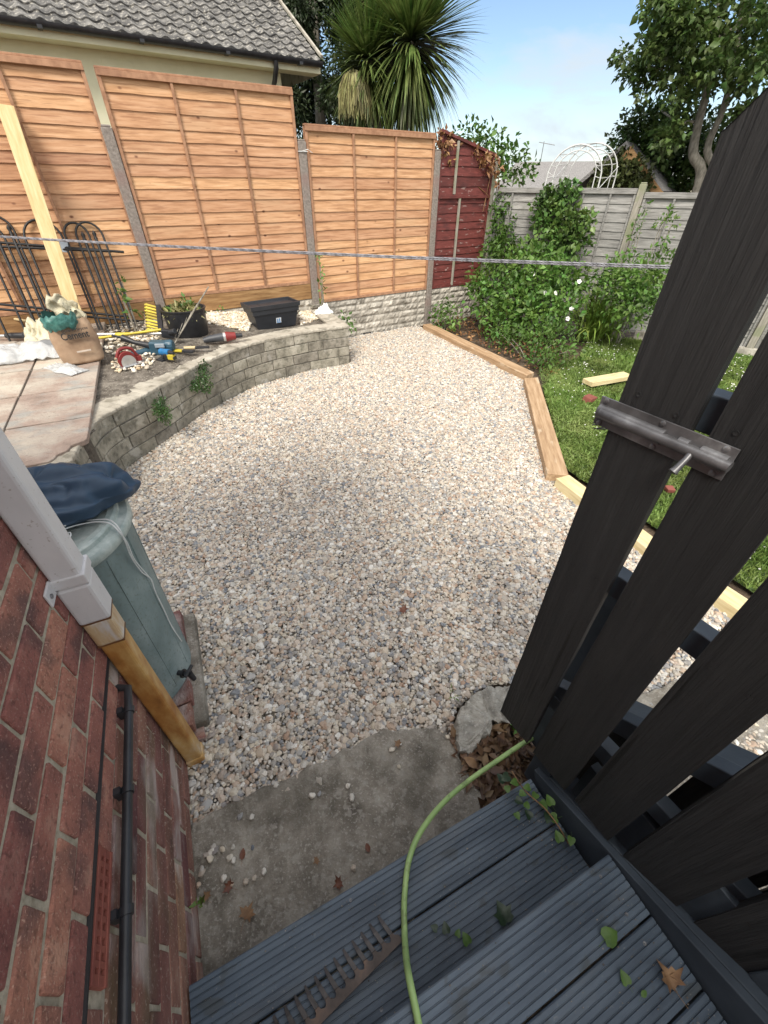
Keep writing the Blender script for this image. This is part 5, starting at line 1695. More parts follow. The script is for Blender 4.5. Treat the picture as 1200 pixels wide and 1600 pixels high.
# lawn grass, clover heads, leaf litter
r = np.random.default_rng(9)
lp = [(p[0], p[1]) for p in lawn_poly]
xs = r.uniform(0.9, 7.5, 420000); ys = r.uniform(0.3, 8.4, 420000)
k = in_poly(xs, ys, lp)
dist_ = np.hypot(xs, ys)
k &= (ys > 0.9) & (r.random(len(xs)) < np.clip((3.2 / dist_) ** 1.0, 0.2, 1.0))
k &= (xs / np.maximum(ys, .1) < 2.2)
xs, ys = xs[k], ys[k]
n = len(xs)
patch = value_noise(xs, ys, 1.3, 4.0)
hgt = (0.038 + 0.022 * patch + 0.010 * r.random(n)) * (0.7 + 0.5 * r.random(n))
a = r.uniform(0, 6.283, n)
side = np.stack([np.cos(a), np.sin(a), np.zeros(n)], 1) * (0.0042 + 0.0012 * np.hypot(xs, ys) / 4)[:, None]
base = np.stack([xs, ys, np.full(n, 0.01)], 1)
lean = r.normal(size=(n, 3)) * 0.018
lean[:, 2] = 0
tip = base + lean * 1.4 + np.stack([np.zeros(n), np.zeros(n), hgt], 1)
mid = base + lean * 0.45 + np.stack([np.zeros(n), np.zeros(n), hgt * 0.6], 1)
V = np.stack([base - side, base + side, mid + side * 0.8, tip, mid - side * 0.8], 1).reshape(-1, 3)
i_ = np.arange(n)[:, None] * 5
o = mesh_np('grass', V, np.concatenate([i_ + [0, 1, 2, 3, 4]], 1), r.normal(size=n) * 0.45 + patch * 1.2, m_grass)
tag(o, 'short green lawn grass with bare brown patches near the edging', None, None, 'stuff')
# clover
xs = r.uniform(1.2, 7, 3000); ys = r.uniform(1.5, 8, 3000)
k = in_poly(xs, ys, lp) & (value_noise(xs, ys, 0.9, 9.0) > -0.05) & (np.hypot(xs - 1.4, ys - 4) > 0.6)
xs, ys = xs[k], ys[k]
n = len(xs)
c = np.stack([xs, ys, r.uniform(0.035, 0.06, n)], 1)
s = 0.009
off = np.array([[s, 0, 0], [0, s, 0], [-s, 0, 0], [0, -s, 0], [0, 0, s]])
V = (c[:, None, :] + off[None]).reshape(-1, 3)
i_ = np.arange(n)[:, None] * 5
Fc = np.concatenate([i_ + [0, 1, 4], i_ + [1, 2, 4], i_ + [2, 3, 4], i_ + [3, 0, 4]], 1).reshape(-1, 3)
tag(mesh_np('clover', V, Fc, np.repeat(r.normal(size=n) * .2, 4), m_petal), 'white clover heads scattered through the lawn', None, None, 'stuff')
def litter(name, label, poly_px, n, size, mat, z0=0.01, seed=3, zr=0.02, width=0.7):
    r_ = np.random.default_rng(seed)
    poly = [at(a, b, 0) for a, b in poly_px]
    xs = [p.x for p in poly]; ys = [p.y for p in poly]
    X = r_.uniform(min(xs), max(xs), n * 3); Y = r_.uniform(min(ys), max(ys), n * 3)
    k = in_poly(X, Y, [(p.x, p.y) for p in poly])
    X, Y = X[k][:n], Y[k][:n]
    P = np.stack([X, Y, z0 + r_.uniform(0, zr, len(X))], 1)
    d = r_.normal(size=(len(X), 3)); d[:, 2] *= 0.25
    V, Fc, t_ = leaf_mesh(P, size, 1.5, unit(d), width=width, r=r_)
    V[:, 2] = np.maximum(V[:, 2], z0 - 0.01)
    return tag(mesh_np(name, V, Fc, t_, mat), label, None, None, 'stuff')
litter('leaf_litter', 'dry brown leaf litter on the soil of the flower bed', [(672, 505), (720, 470), (790, 470), (900, 560), (880, 600), (838, 580), (760, 545)], 1500, 0.045, m_dead, 0.0, 3)
litter('dead_leaves', 'brown dead leaves filling the gap beside the concrete slab', [(690, 1140), (735, 1165), (790, 1120), (850, 1180), (800, 1260), (765, 1280), (728, 1210)], 420, 0.046, m_brownleaf0, 0.0, 4, 0.035, 0.5)
litter('low_weeds', 'patchy low weeds between the edging and the lawn', [(842, 585), (890, 560), (940, 600), (960, 700), (900, 735), (880, 720)], 9000, 0.035, m_grass, 0.01, 5, 0.05, 0.16)

# ------------------------------------------------------------------ concrete chunk, hose, rake, leaves on the steps
ck = [(738, 1080), (765, 1068), (800, 1064), (830, 1090), (838, 1135), (815, 1128), (800, 1117), (782, 1124), (776, 1116), (766, 1120), (768, 1142), (752, 1150), (738, 1172), (722, 1168), (712, 1140), (718, 1105)]
ckw = [at(a_, b_, 0.085) for a_, b_ in ck]
cc = sum(ckw, Vector((0, 0, 0))) / len(ckw)
rim = []
rk_ = random.Random(4)
for i in range(len(ckw)):
    a_, b_ = ckw[i], ckw[(i + 1) % len(ckw)]
    n_ = max(1, int((b_ - a_).length / 0.012))
    for j in range(n_):
        q = a_.lerp(b_, j / n_)
        rim.append(Vector((q.x + rk_.uniform(-.006, .006), q.y + rk_.uniform(-.006, .006), 0)))
mb = MB()
vs = []
lv = [(0.0, 1.0), (0.35, 1.0), (0.55, 1.0), (0.75, 1.0), (0.9, 1.0), (0.97, 1.0), (1.0, 0.98), (1.03, 0.90), (1.05, 0.99 - 0.99)]
N_ = len(rim)
for rr0, hh_ in ((0.25, 1.0), (0.55, 1.0), (0.8, 0.99), (0.95, 0.97), (1.0, 0.84), (1.02, 0.4), (1.05, -0.5)):
    for q in rim:
        p = cc + (q - cc) * rr0
        zz = 0.065 * hh_ + (0.020 * mnoise.noise((p.x * 18, p.y * 18, 1)) + 0.010 * mnoise.noise((p.x * 60, p.y * 60, 5))) * (1 if hh_ > 0 else 0)
        vs.append(Vector((p.x + 0.004 * mnoise.noise((p.x * 60, p.y * 60, zz * 40)), p.y + 0.004 * mnoise.noise((p.y * 60, p.x * 60, zz * 40 + 9)), zz)))
mb.add(vs, [(k * N_ + i, k * N_ + (i + 1) % N_, (k + 1) * N_ + (i + 1) % N_, (k + 1) * N_ + i) for k in range(6) for i in range(N_)][::1] + [tuple(range(N_ - 1, -1, -1))])
m_chunk = M('broken_concrete', [(0, (0.20, 0.19, 0.165)), (0.5, (0.34, 0.325, 0.285)), (1, (0.48, 0.46, 0.41))], scale=16, detail=9, bump=1.0, bscale=60, bdist=0.012, spots=[(60, 0.56, 0.08, (0.52, 0.50, 0.45), 0.6, (1, 1, 1)), (14, 0.58, 0.08, (0.10, 0.095, 0.08), 0.6, (1, 1, 1))])
o = mb.build('concrete_chunk', m_chunk)
tag(o, 'broken lump of pale concrete beside the gate foot', 'concrete')
bush('weed', 'fresh green seedlings between the concrete lump and the gate', 'weed', [(795, 1148, 1.0, .022), (802, 1160, .98, .022), (790, 1160, .99, .018)], 60000, 0.017, m_leaf_bright, 81, stem=False)
bush('weed', 'wispy grass tuft at the left side of the concrete lump', 'weed', [(708, 1112, 0.98, .02), (700, 1105, 1.0, .015)], 26000, 0.022, m_grass, 82, stem=False, width=0.2)
hp = [at(905, 1135, 0.16), at(845, 1148, 0.15), at(815, 1163, 0.145), at(775, 1190, 0.12), at(735, 1218, 0.11), at(695, 1252, 0.14), at(660, 1295, 0.20), at(640, 1340, 0.205), at(632, 1400, 0.205), at(632, 1455, 0.212), at(635, 1500, 0.30), at(640, 1532, 0.368), at(652, 1590, 0.3605), at(665, 1660, 0.368), at(690, 1800, 0.37)]
mb = MB(); mb.tube(spl(hp, 8), 0.0088, 14)
ho = mb.build('garden_hose', m_hose, smooth=60)
tag(ho, 'lime green garden hose snaking from the gate foot over the steps', 'hose')
# rake head
RK = 0.196
m_tine = M('dark_tine_steel', [(0, (0.04, 0.038, 0.038)), (1, (0.11, 0.10, 0.098))], scale=30, bump=0.3, rough=0.45, metal=0.3)
ra, rb = at(630, 1470, RK), at(478, 1625, RK)
rk = thing('garden_rake', 'rusty steel rake head with long tines lying on the lower step', 'rake', ra)
dvr = (rb - ra); Lr = dvr.length; dvr.normalize()
nr = Vector((-dvr.y, dvr.x, 0))
if nr.dot(at(590, 1425, RK) - ra) < 0: nr = -nr
pl = at(560, 1365, RK)
# direction of the tines from photo: from (612,1455) to (590,1425)
td = (at(586, 1428, RK) - at(606, 1455, RK)).normalized()
mb = MB()
ntn = 14
w0 = 0.033
step_ = 0.0290
prof = []
base_ = []
for i in range(ntn):
    s0 = i * step_
    prof += [(s0 + 0.002, w0 * 0.55), (s0 + 0.009, w0 * 0.68), (s0 + 0.0115, w0), (s0 + 0.0205, w0), (s0 + 0.023, w0 * 0.68), (s0 + 0.0275, w0 * 0.55)]
poly = [(0, 0)] + [(s_, w_) for s_, w_ in prof] + [(ntn * step_, 0)]
def rkp(s_, w_, z_): 
    q = dvr * s_ + td * w_
    return Vector((q.x, q.y, z_))
vs = [rkp(s_, w_, 0.012) for s_, w_ in poly] + [rkp(s_, w_, 0.015) for s_, w_ in poly]
nn_ = len(poly)
mb.add(vs, [tuple(range(nn_ - 1, -1, -1)), tuple(range(nn_, 2 * nn_))] + [(i, (i + 1) % nn_, (i + 1) % nn_ + nn_, i + nn_) for i in range(nn_)])
mb.build('bar', m_rust, rk, bevel=0.0008)
for i in range(ntn):
    s0 = i * step_ + 0.016
    tb = MB()
    A0, A1, A2 = rkp(s0, w0 * 0.9, 0.0135), rkp(s0, w0 + 0.026, 0.0135), rkp(s0 - 0.002, w0 + 0.050, 0.004)
    for q0, q1, wa, wb_ in ((A0, A1, 0.0122, 0.0108), (A1, A2, 0.0108, 0.0055)):
        s_ = dvr
        vs = [q0 - s_ * wa / 2, q0 + s_ * wa / 2, q1 + s_ * wb_ / 2, q1 - s_ * wb_ / 2]
        vs += [v + Vector((0, 0, 0.0040)) for v in vs]
        tb.add(vs, [(3, 2, 1, 0), (4, 5, 6, 7), (0, 1, 5, 4), (1, 2, 6, 5), (2, 3, 7, 6), (3, 0, 4, 7)])
    tb.build('tine', m_tine, rk, bevel=0.0006)

def leaf_obj(label, px, py, z, size, kind, mat, rot, curl=0.25, group=None, name='leaf'):
    shapes = {
        'heart': [(0, 0), (0.28, -0.10), (0.46, 0.08), (0.44, 0.38), (0.24, 0.72), (0, 1.0), (-0.24, 0.72), (-0.44, 0.38), (-0.46, 0.08), (-0.28, -0.10)],
        'oval': [(0, 0), (0.22, 0.15), (0.30, 0.42), (0.20, 0.75), (0, 1.0), (-0.20, 0.75), (-0.30, 0.42), (-0.22, 0.15)],
        'ivy': [(0, 0), (0.20, -0.12), (0.48, 0.02), (0.42, 0.22), (0.62, 0.50), (0.34, 0.52), (0.22, 0.70), (0, 1.0), (-0.22, 0.70), (-0.34, 0.52), (-0.62, 0.50), (-0.42, 0.22), (-0.48, 0.02), (-0.20, -0.12)],
        'maple': [(0, 0), (0.14, 0.10), (0.44, -0.02), (0.34, 0.22), (0.62, 0.44), (0.34, 0.46), (0.30, 0.62), (0.12, 0.58), (0, 1.0), (-0.12, 0.58), (-0.30, 0.62), (-0.34, 0.46), (-0.62, 0.44), (-0.34, 0.22), (-0.44, -0.02), (-0.14, 0.10)]}
    S = shapes[kind]
    mb = MB()
    rn = random.uniform(0, 30)
    def lift(x_, y_): return curl * (abs(x_) ** 1.4) * 0.9 + 0.16 * curl * math.sin(y_ * 3) + 0.12 * curl * mnoise.noise((x_ * 4 + rn, y_ * 4, 0))
    cpt = Vector((0, 0.42, 0))
    ring = [Vector((x_, y_, 0)) for x_, y_ in S]
    vs = [cpt] + [cpt.lerp(q, 0.5) for q in ring] + ring
    vs = [Vector((v.x, v.y, lift(v.x, v.y))) * size for v in vs]
    n_ = len(S)
    fs = [(0, 1 + i, 1 + (i + 1) % n_) for i in range(n_)] + [(1 + i, 1 + n_ + i, 1 + n_ + (i + 1) % n_, 1 + (i + 1) % n_) for i in range(n_)]
    mb.add(vs, fs)
    mb.tube([Vector((0, 0.05, 0.01)) * size, Vector((0.03, -0.25, 0.03)) * size, Vector((0.10, -0.55, 0.01)) * size], 0.012 * size, 5)
    o = mb.build(name, mat, smooth=80, solid=0.0)
    q = at(px, py, z)
    o.location = q
    o.rotation_euler = (random.uniform(-.12, .12), random.uniform(-.12, .12), rot)
    return tag(o, label, 'leaf', group)
m_freshleaf = M('fresh_leaf', [(0, (0.07, 0.15, 0.03)), (1, (0.14, 0.25, 0.06))], scale=30, bump=0.2, rough=0.45, trans=0.15)
m_darkleaf = M('dark_leaf', [(0, (0.015, 0.035, 0.02)), (1, (0.04, 0.075, 0.035))], scale=30, bump=0.2, rough=0.35)
m_brownleaf = M('brown_leaf', [(0, (0.12, 0.06, 0.03)), (1, (0.34, 0.21, 0.11))], scale=25, bump=0.3, rough=0.7)
m_redleaf = M('russet_leaf', [(0, (0.09, 0.03, 0.018)), (1, (0.22, 0.09, 0.05))], scale=25, bump=0.3, rough=0.6)
GL = 'fallen leaves on the slab and steps'
for lab, px, py, z, sz_, kd, mt, rt, cu in (
        ('large dark green ivy leaf against the upper step edge', 792, 1440, 0.205, 0.050, 'ivy', m_darkleaf, 0.4, .3),
        ('pale green folded leaf on the upper step near the stringer', 945, 1468, 0.358, 0.042, 'heart', m_freshleaf, -1.2, .5),
        ('small rounded green leaf below the pale folded leaf', 981, 1538, 0.356, 0.026, 'heart', m_freshleaf, 0.3, .3),
        ('smallest bright green leaf at the bottom of the upper step', 1002, 1557, 0.356, 0.020, 'oval', m_freshleaf, -1.1, .3),
        ('curled brown maple leaf wedged against the stringer', 1055, 1548, 0.362, 0.055, 'maple', m_brownleaf, 0.3, 1.1),
        ('green leaf at the left end of the ivy sprig on the lower step', 683, 1452, 0.205, 0.020, 'heart', m_darkleaf, 1.2, .3),
        ('second green leaf of the ivy sprig on the lower step', 698, 1458, 0.205, 0.026, 'heart', m_darkleaf, 0.2, .3),
        ('third green leaf of the ivy sprig, the tiniest one', 714, 1463, 0.205, 0.018, 'heart', m_freshleaf, -0.5, .3),
        ('fourth green leaf of the ivy sprig touching the upper step', 732, 1475, 0.205, 0.028, 'heart', m_freshleaf, 0.5, .4),
        ('large tan maple leaf lying flat on the concrete near the wall', 382, 1438, 0.024, 0.050, 'maple', m_brownleaf, -0.3, .35),
        ('small tan lobed leaf close to the foot of the brick wall', 325, 1405, 0.024, 0.030, 'maple', m_brownleaf, 0.8, .3),
        ('russet oval leaf on the concrete just below the gravel edge', 378, 1344, 0.024, 0.034, 'oval', m_redleaf, 0.1, .5),
        ('crumpled brown leaf on the concrete below the russet oval leaf', 363, 1388, 0.024, 0.036, 'maple', m_redleaf, 1.2, 1.0),
        ('small orange leaf in the middle of the concrete slab', 498, 1342, 0.024, 0.024, 'maple', m_brownleaf, 2.2, .4),
        ('russet leaf on the concrete nearest the hose', 577, 1332, 0.024, 0.030, 'oval', m_redleaf, 0.4, .7),
        ('dark crumpled leaf on the concrete beside the lower step', 535, 1378, 0.024, 0.036, 'maple', m_redleaf, 2.0, 1.0),
        ('tan curled leaf on top of the dead leaves by the slab', 745, 1200, 0.045, 0.060, 'oval', m_brownleaf, 0.9, .8),
        ('brown leaf lying on the gravel in mid yard', 634, 957, 0.02, 0.055, 'maple', m_redleaf, 0.9, .8),
        ('orange leaf lying where the gravel meets the slab', 625, 1165, 0.03, 0.032, 'maple', m_brownleaf, 0.9, .6)):
    leaf_obj(lab, px, py, z, sz_, kd, mt, rt, cu, GL)
# bramble trailing over the corner of the lower step
bt = thing('bramble', 'trailing bramble stem with green leaves over the corner of the lower step', 'bramble', at(805, 1225, 0.2))
B = Vector(bt.location)
stp = [at(800, 1205, 0.22), at(820, 1235, 0.24), at(850, 1262, 0.24), at(872, 1290, 0.235), at(888, 1318, 0.215)]
mb = MB(); mb.tube([q - B for q in spl(stp, 6)], 0.0022, 6); mb.build('stem', m_brownleaf, bt)
for k, (px, py) in enumerate(((795, 1212), (808, 1222), (790, 1235), (806, 1248), (806, 1270), (822, 1262), (830, 1278), (845, 1252), (838, 1240), (858, 1272), (870, 1278), (862, 1258), (880, 1300), (876, 1315), (893, 1308), (788, 1222), (812, 1238), (828, 1230))):
    o = leaf_obj('x', px, py, 0.235 + random.uniform(-.015, .02), random.uniform(0.022, 0.034), 'heart', m_freshleaf if k % 3 else m_darkleaf, random.uniform(0, 6), .3)
    del o['label']; del o['category']
    o.parent = bt
    o.location = Vector(o.location) - B
# small weed by the wall foot
bush('weed', 'tiny green weed at the foot of the brick wall', 'weed', [(311, 1412, 0.42, .010), (308, 1406, .43, .008)], 90000, 0.012, m_leaf_bright, 83, stem=False)

# ------------------------------------------------------------------ washing line
ln = MB()
a, b_ = far(-260, 352, 4.6), far(1500, 428, 3.3)
a2, b2 = a + Vector((0, 0, -0.003)), b_ + Vector((0, 0, -0.010))
def sag(a, b, s, n=40):
    return [a.lerp(b, k / n) + Vector((0, 0, -s * 4 * (k / n) * (1 - k / n))) for k in range(n + 1)]
def twist(path_, r_, pitch, strands=3):
    for sidx in range(strands):
        pts = []
        for i, p in enumerate(path_):
            th = 2 * math.pi * (i / pitch + sidx / strands)
            pts.append(p + Vector((0, math.cos(th) * r_, math.sin(th) * r_)))
        ln.tube(pts, r_ * 1.15, 5, tone=(sidx - 1) * 0.8)
fine_l = sag(a, b_, 0.03, 420)
fine_l2 = sag(a2, b2, 0.03, 420)
twist(fine_l, 0.0022, 4)
twist(fine_l2, 0.0022, 4)
m_rope = M('grey_rope', [(0, (0.14, 0.14, 0.16)), (1, (0.30, 0.30, 0.33))], scale=60, bump=0, tonek=0.4, rough=0.6)
tag(ln.build('washing_line', m_rope, smooth=60), 'doubled grey twisted washing line stretched across the whole yard', 'washing line')

# ------------------------------------------------------------------ black hooped edging, leaning timber
ZP = 0.60
m_hoop = flat('black_coated_steel', (0.010, 0.010, 0.011), 0.5)
he = thing('hoop_edging', 'black metal hoop topped fence section leaning on the orange panel', 'metal edging', ff(-5.5, -0.5, ZP))
B = Vector(he.location)
def hz_(x_, y_, z_): return ff(x_, y_, z_) - B
def lean_pt(x_, z_):                                                     # leaning plane: foot out, top against the panel
    return hz_(x_, -0.42 + 0.30 * (z_ - ZP) / 0.75, z_)
xt0 = -6.6
arches = [(-6.75, -6.22), (-6.10, -5.55), (-5.52, -5.02), (-4.98, -4.55), (-4.86, -4.42)]
def arch(x0, x1, h):
    rad = (x1 - x0) / 2
    pts = [(x0, ZP + 0.02), (x0, ZP + h - rad)]
    for k in range(1, 12):
        th = math.pi * k / 12
        pts.append(((x0 + x1) / 2 - math.cos(th) * rad, ZP + h - rad + math.sin(th) * rad))
    pts += [(x1, ZP + h - rad), (x1, ZP + 0.02)]
    return [lean_pt(*p) for p in pts]
# fit hoops on the fence plane from where they appear
def onfence(px, py, off=-0.28):
    d = ray(px, py)
    n_ = FY
    P0 = ff(0, off, 0)
    C = Vector((0, 0, H))
    dd = Vector(d)
    t = n_.dot(P0 - C) / n_.dot(dd)
    q = C + dd * t
    return (q - P3).dot(FX), q.z
for (pxl, pxr, pyt) in ((-25, 32, 338), (42, 105, 345), (108, 148, 350), (126, 170, 349), (-60, 12, 345)):
    xa, _ = onfence(pxl, 385); xb, _ = onfence(pxr, 390)
    _, zt_ = onfence((pxl + pxr) / 2, pyt)
    mb = MB(); mb.tube(arch(xa, xb, zt_ - ZP), 0.0105, 8); mb.build('hoop', m_hoop, he, smooth=60)
for (px, py) in ((14, 365), (68, 372), (133, 375), (151, 373), (-10, 370)):
    xa, zt_ = onfence(px, py)
    mb = MB(); mb.tube([lean_pt(xa, ZP + 0.0), lean_pt(xa, zt_)], 0.015, 8); mb.lathe([(0.002, 0.06), (0.02, 0.03), (0.012, 0.0), (0.02, -0.01), (0.012, -0.02)], 8, lean_pt(xa, zt_)); mb.build('upright', m_hoop, he, smooth=60)
for (p0, p1) in (((-60, 378), (196, 396)), ((-60, 386), (176, 395)), ((-60, 478), (215, 498)), ((-60, 470), (200, 492))):
    xa, za = onfence(*p0); xb, zb_ = onfence(*p1)
    zb_ = max(zb_, ZP + 0.03); za = max(za, ZP + 0.03)
    mb = MB(); mb.tube([lean_pt(xa, za), lean_pt(xb, zb_)], 0.012, 8); mb.build('rail', m_hoop, he, smooth=60)
mb = MB()
xa, za = onfence(100, 388)
c_ = lean_pt(xa, za)
mb.box(c_ + Vector((0, -0.02, 0)), (0.10, 0.004, 0.09), (0.1, 0.2, RF + 0.3))
mb.build('paper_label', flat('label_paper', (0.55, 0.62, 0.70), 0.6), he)
lt = MB()
top = onfence(8, 165, -0.10)
xf, _ = onfence(110, 480, -0.50)
foot = ff(xf, -0.50, 0)
foot.z = pz(foot)
topw = ff(top[0], -0.10, top[1])
d_ = (topw - foot)
lt.box((0, 0, d_.length / 2), (0.125, 0.048, d_.length))
o = lt.build('leaning_timber', M('pale_stud_timber', [(0, (0.52, 0.38, 0.17)), (0.5, (0.66, 0.51, 0.26)), (1, (0.74, 0.60, 0.35))], scale=4, detail=6, stretch=(9, 9, 1), rough=0.65, bump=0.25, bscale=14, bdist=0.003, voro=(3.4, 0.17, (0.28, 0.14, 0.05), (1.3, 1.3, 1))), bevel=0.004)
q_ = d_.to_track_quat('Z', 'Y')
o.location = foot
yaw = Matrix.Rotation(math.radians(0), 4, 'Z')
zax = d_.normalized(); xax = (FX - zax * FX.dot(zax)).normalized(); yax = zax.cross(xax)
o.matrix_world = Matrix.Translation(foot) @ Matrix((xax, yax, zax)).transposed().to_4x4()
tag(o, 'long pale timber leaning against the orange panel behind the cement bag', 'timber')

# ------------------------------------------------------------------ things on the patio and in the planter
def face_cam(loc, extra=0.0):                                            # yaw that turns local -Y towards the camera
    return math.atan2(-loc[0], loc[1]) * 1.0 + extra
m_paper = M('brown_paper_sack', [(0, (0.27, 0.175, 0.11)), (0.5, (0.36, 0.245, 0.16)), (1, (0.45, 0.325, 0.22))], scale=6, rough=0.8, bump=0.5, bscale=12, bdist=0.01)
m_teal = M('teal_plastic', [(0, (0.02, 0.10, 0.09)), (1, (0.08, 0.24, 0.21))], scale=20, rough=0.4, bump=0.5, bscale=14, bdist=0.02)
m_clear = M('milky_polythene', [(0, (0.55, 0.57, 0.58)), (1, (0.80, 0.82, 0.83))], scale=12, rough=0.2, bump=0.8, bscale=14, bdist=0.03, alpha=0.62)
m_creambag = M('cream_polythene', [(0, (0.46, 0.42, 0.30)), (1, (0.66, 0.62, 0.46))], scale=9, rough=0.4, bump=0.8, bscale=12, bdist=0.03)
cb_p = atp(132, 563)
cb = thing('cement_bag', 'open brown paper cement sack with torn top, teal liner showing', 'cement bag', cb_p, face_cam(cb_p, 0.10))
def sack(mb, W, D_, Hh, seed, topopen=True):
    nu, nv_ = 56, 26
    vs = []
    for j in range(nv_ + 1):
        v = j / nv_
        bulge = 1 + 0.10 * math.sin(v * math.pi) - 0.22 * max(0, v - 0.62)
        for i in range(nu):
            u = 2 * math.pi * i / nu
            f = lambda q, e: math.copysign(abs(q) ** e, q)
            x_ = f(math.cos(u), 0.45) * W / 2 * bulge
            y_ = f(math.sin(u), 0.65) * D_ / 2 * bulge * (1 - 0.45 * v)
            z_ = Hh * v
            k = 0.016 * mnoise.noise((x_ * 7, z_ * 14, seed + y_ * 4)) + 0.010 * abs(mnoise.noise((x_ * 16, z_ * 30, seed)))
            if j == 0: x_ *= 0.95; y_ *= 0.95
            z_ += (0.05 * mnoise.noise((u * 1.6, seed, 0)) if v > 0.8 else 0)
            vs.append(Vector((x_ * (1 + k * 2), y_ * (1 + k * 3), z_ + k)))
    fs = [(j * nu + i, j * nu + (i + 1) % nu, (j + 1) * nu + (i + 1) % nu, (j + 1) * nu + i) for j in range(nv_) for i in range(nu)]
    fs.append(tuple(range(nu - 1, -1, -1)))
    mb.add(vs, fs)
cb.scale = (0.74, 0.85, 0.90)
mb = MB(); sack(mb, 0.44, 0.26, 0.40, 3); mb.build('paper_sack', m_paper, cb, smooth=80)
mb = MB()
nu = 60
vs = []
for j in range(9):
    v = j / 8
    for i in range(nu):
        u = 2 * math.pi * i / nu
        rr0 = 1 + 0.14 * math.sin(v * 3.1) + 0.13 * mnoise.noise((math.cos(u) * 3, math.sin(u) * 3, v * 4))
        vs.append(Vector((-0.07 + math.cos(u) * 0.155 * rr0, math.sin(u) * 0.11 * rr0 - 0.02, 0.33 + v * 0.13 + 0.05 * mnoise.noise((math.cos(u) * 2.5, math.sin(u) * 2.5, 7)))))
mb.add(vs, [(j * nu + i, j * nu + (i + 1) % nu, (j + 1) * nu + (i + 1) % nu, (j + 1) * nu + i) for j in range(8) for i in range(nu)])
mb.build('liner', m_teal, cb, smooth=80)
mb = MB(); mb.add([(-0.07 + 0.13 * math.cos(a_ / 16 * 6.283), -0.02 + 0.09 * math.sin(a_ / 16 * 6.283), 0.385) for a_ in range(16)], [tuple(range(16))]); mb.build('cement_powder', m_soil, cb)
mb = MB()
mb.grid(lambda u, v: Vector((-0.10 + 0.30 * u + 0.03 * math.sin(v * 6), 0.03 + 0.07 * mnoise.noise((u * 4, v * 4, 2)) + 0.04 * v, 0.36 + 0.26 * v * (1 - 0.65 * abs(u - 0.35)) + 0.05 * mnoise.noise((u * 5, v * 3, 9)))), 16, 12)
mb.build('torn_flap', m_creambag, cb, smooth=80, solid=0.004)
def text(body, parent, loc, size, mat, rot=(math.pi / 2, 0, 0), ext=0.0008, align='CENTER', name='lettering'):
    c = bpy.data.curves.new(name, 'FONT')
    c.body = body; c.size = size; c.extrude = ext; c.align_x = align
    c.materials.append(mat)
    o = bpy.data.objects.new(name, c)
    COL.objects.link(o); o.parent = parent
    o.location = loc; o.rotation_euler = rot
    return o
def to_mesh(o):
    bpy.context.view_layer.update()
    me = bpy.data.meshes.new_from_object(o)
    n = bpy.data.objects.new(o.name, me)
    COL.objects.link(n); n.parent = o.parent; n.location = o.location; n.rotation_euler = o.rotation_euler
    bpy.data.objects.remove(o)
    return n
m_ink = flat('dark_ink', (0.03, 0.03, 0.03), 0.6, tonek=0)
t1 = text('Cement', cb, (0.0, -0.139, 0.245), 0.088, m_ink, (math.pi / 2 - 0.10, 0, 0), 0.006); t1.data.offset = 0.0012; to_mesh(t1)
t2 = text('General Purpose', cb, (0.02, -0.134, 0.312), 0.040, m_ink, (math.pi / 2 - 0.12, 0, 0), 0.006); to_mesh(t2)
mb = MB(); mb.box((0.02, -0.150, 0.125), (0.15, 0.006, 0.014)); mb.build('pale_stripe', flat('sack_stripe', (0.6, 0.52, 0.44), 0.7), cb)

def rag(name, label, cat, px, py, z, L_, W_, Hh, mat, rot, seed, thick=0.004):
    q = (at(px, py, z) if z else atp(px, py))
    mb = MB()
    def f(u, v):
        x_, y_ = (u - 0.5) * L_, (v - 0.5) * W_
        e = 1 - (2 * abs(u - 0.5)) ** 3
        e *= 1 - (2 * abs(v - 0.5)) ** 3
        h_ = Hh * e * (0.65 + 0.9 * mnoise.noise((u * 2.2, v * 2.2, seed))) + Hh * 0.35 * abs(mnoise.noise((u * 7, v * 7, seed)))
        return Vector((x_ * (1 + 0.25 * mnoise.noise((v * 3, seed, 1))), y_ * (1 + 0.3 * mnoise.noise((u * 3, seed, 2))), max(0.004, h_)))
    mb.grid(f, 34, 30)
    o = mb.build(name, mat, smooth=80, solid=thick)
    o.location = q; o.rotation_euler = (0, 0, rot)
    return tag(o, label, cat)
rag('polythene_bag', 'crumpled milky white polythene bag on the patio left of the cement sack', 'plastic bag', 46, 556, PZ, 0.58, 0.40, 0.15, m_clear, 0.5, 3)
rag('plastic_sack', 'crumpled cream sack between the white bag and the cement sack', 'plastic bag', 76, 535, PZ, 0.34, 0.34, 0.26, m_creambag, 0.2, 5)
rag('polythene_strip', 'strip of clear polythene trailing over the slabs in front of the cement sack', 'plastic sheet', 102, 577, PZ, 0.42, 0.16, 0.045, m_clear, -0.45, 8)
o = lump('rolled_sack', flat('grey_sack', (0.22, 0.23, 0.24), 0.5), None, 0.22, 0.13, 0.14, seed=9, fold=5); o.location = atp(87, 552) + Vector((0, 0, 0.06)); o.rotation_euler = (0, 0, 0.5)
tag(o, 'grey crumpled roll lying at the left foot of the cement sack', 'sack')
o = lump('holdall', flat('dark_green_canvas', (0.035, 0.045, 0.03), 0.8), None, 0.46, 0.26, 0.26, seed=12, fold=4); o.location = atp(15, 512) + Vector((0, 0, 0.12)); o.rotation_euler = (0, 0, 0.3)
tag(o, 'dark green canvas holdall at the left edge of the patio', 'bag')
mb = MB(); mb.box((0, 0, 0), (0.03, 0.004, 0.05)); c_ = mb.build('tag', m_cord, o); c_.location = (-0.02, -0.145, 0.02)

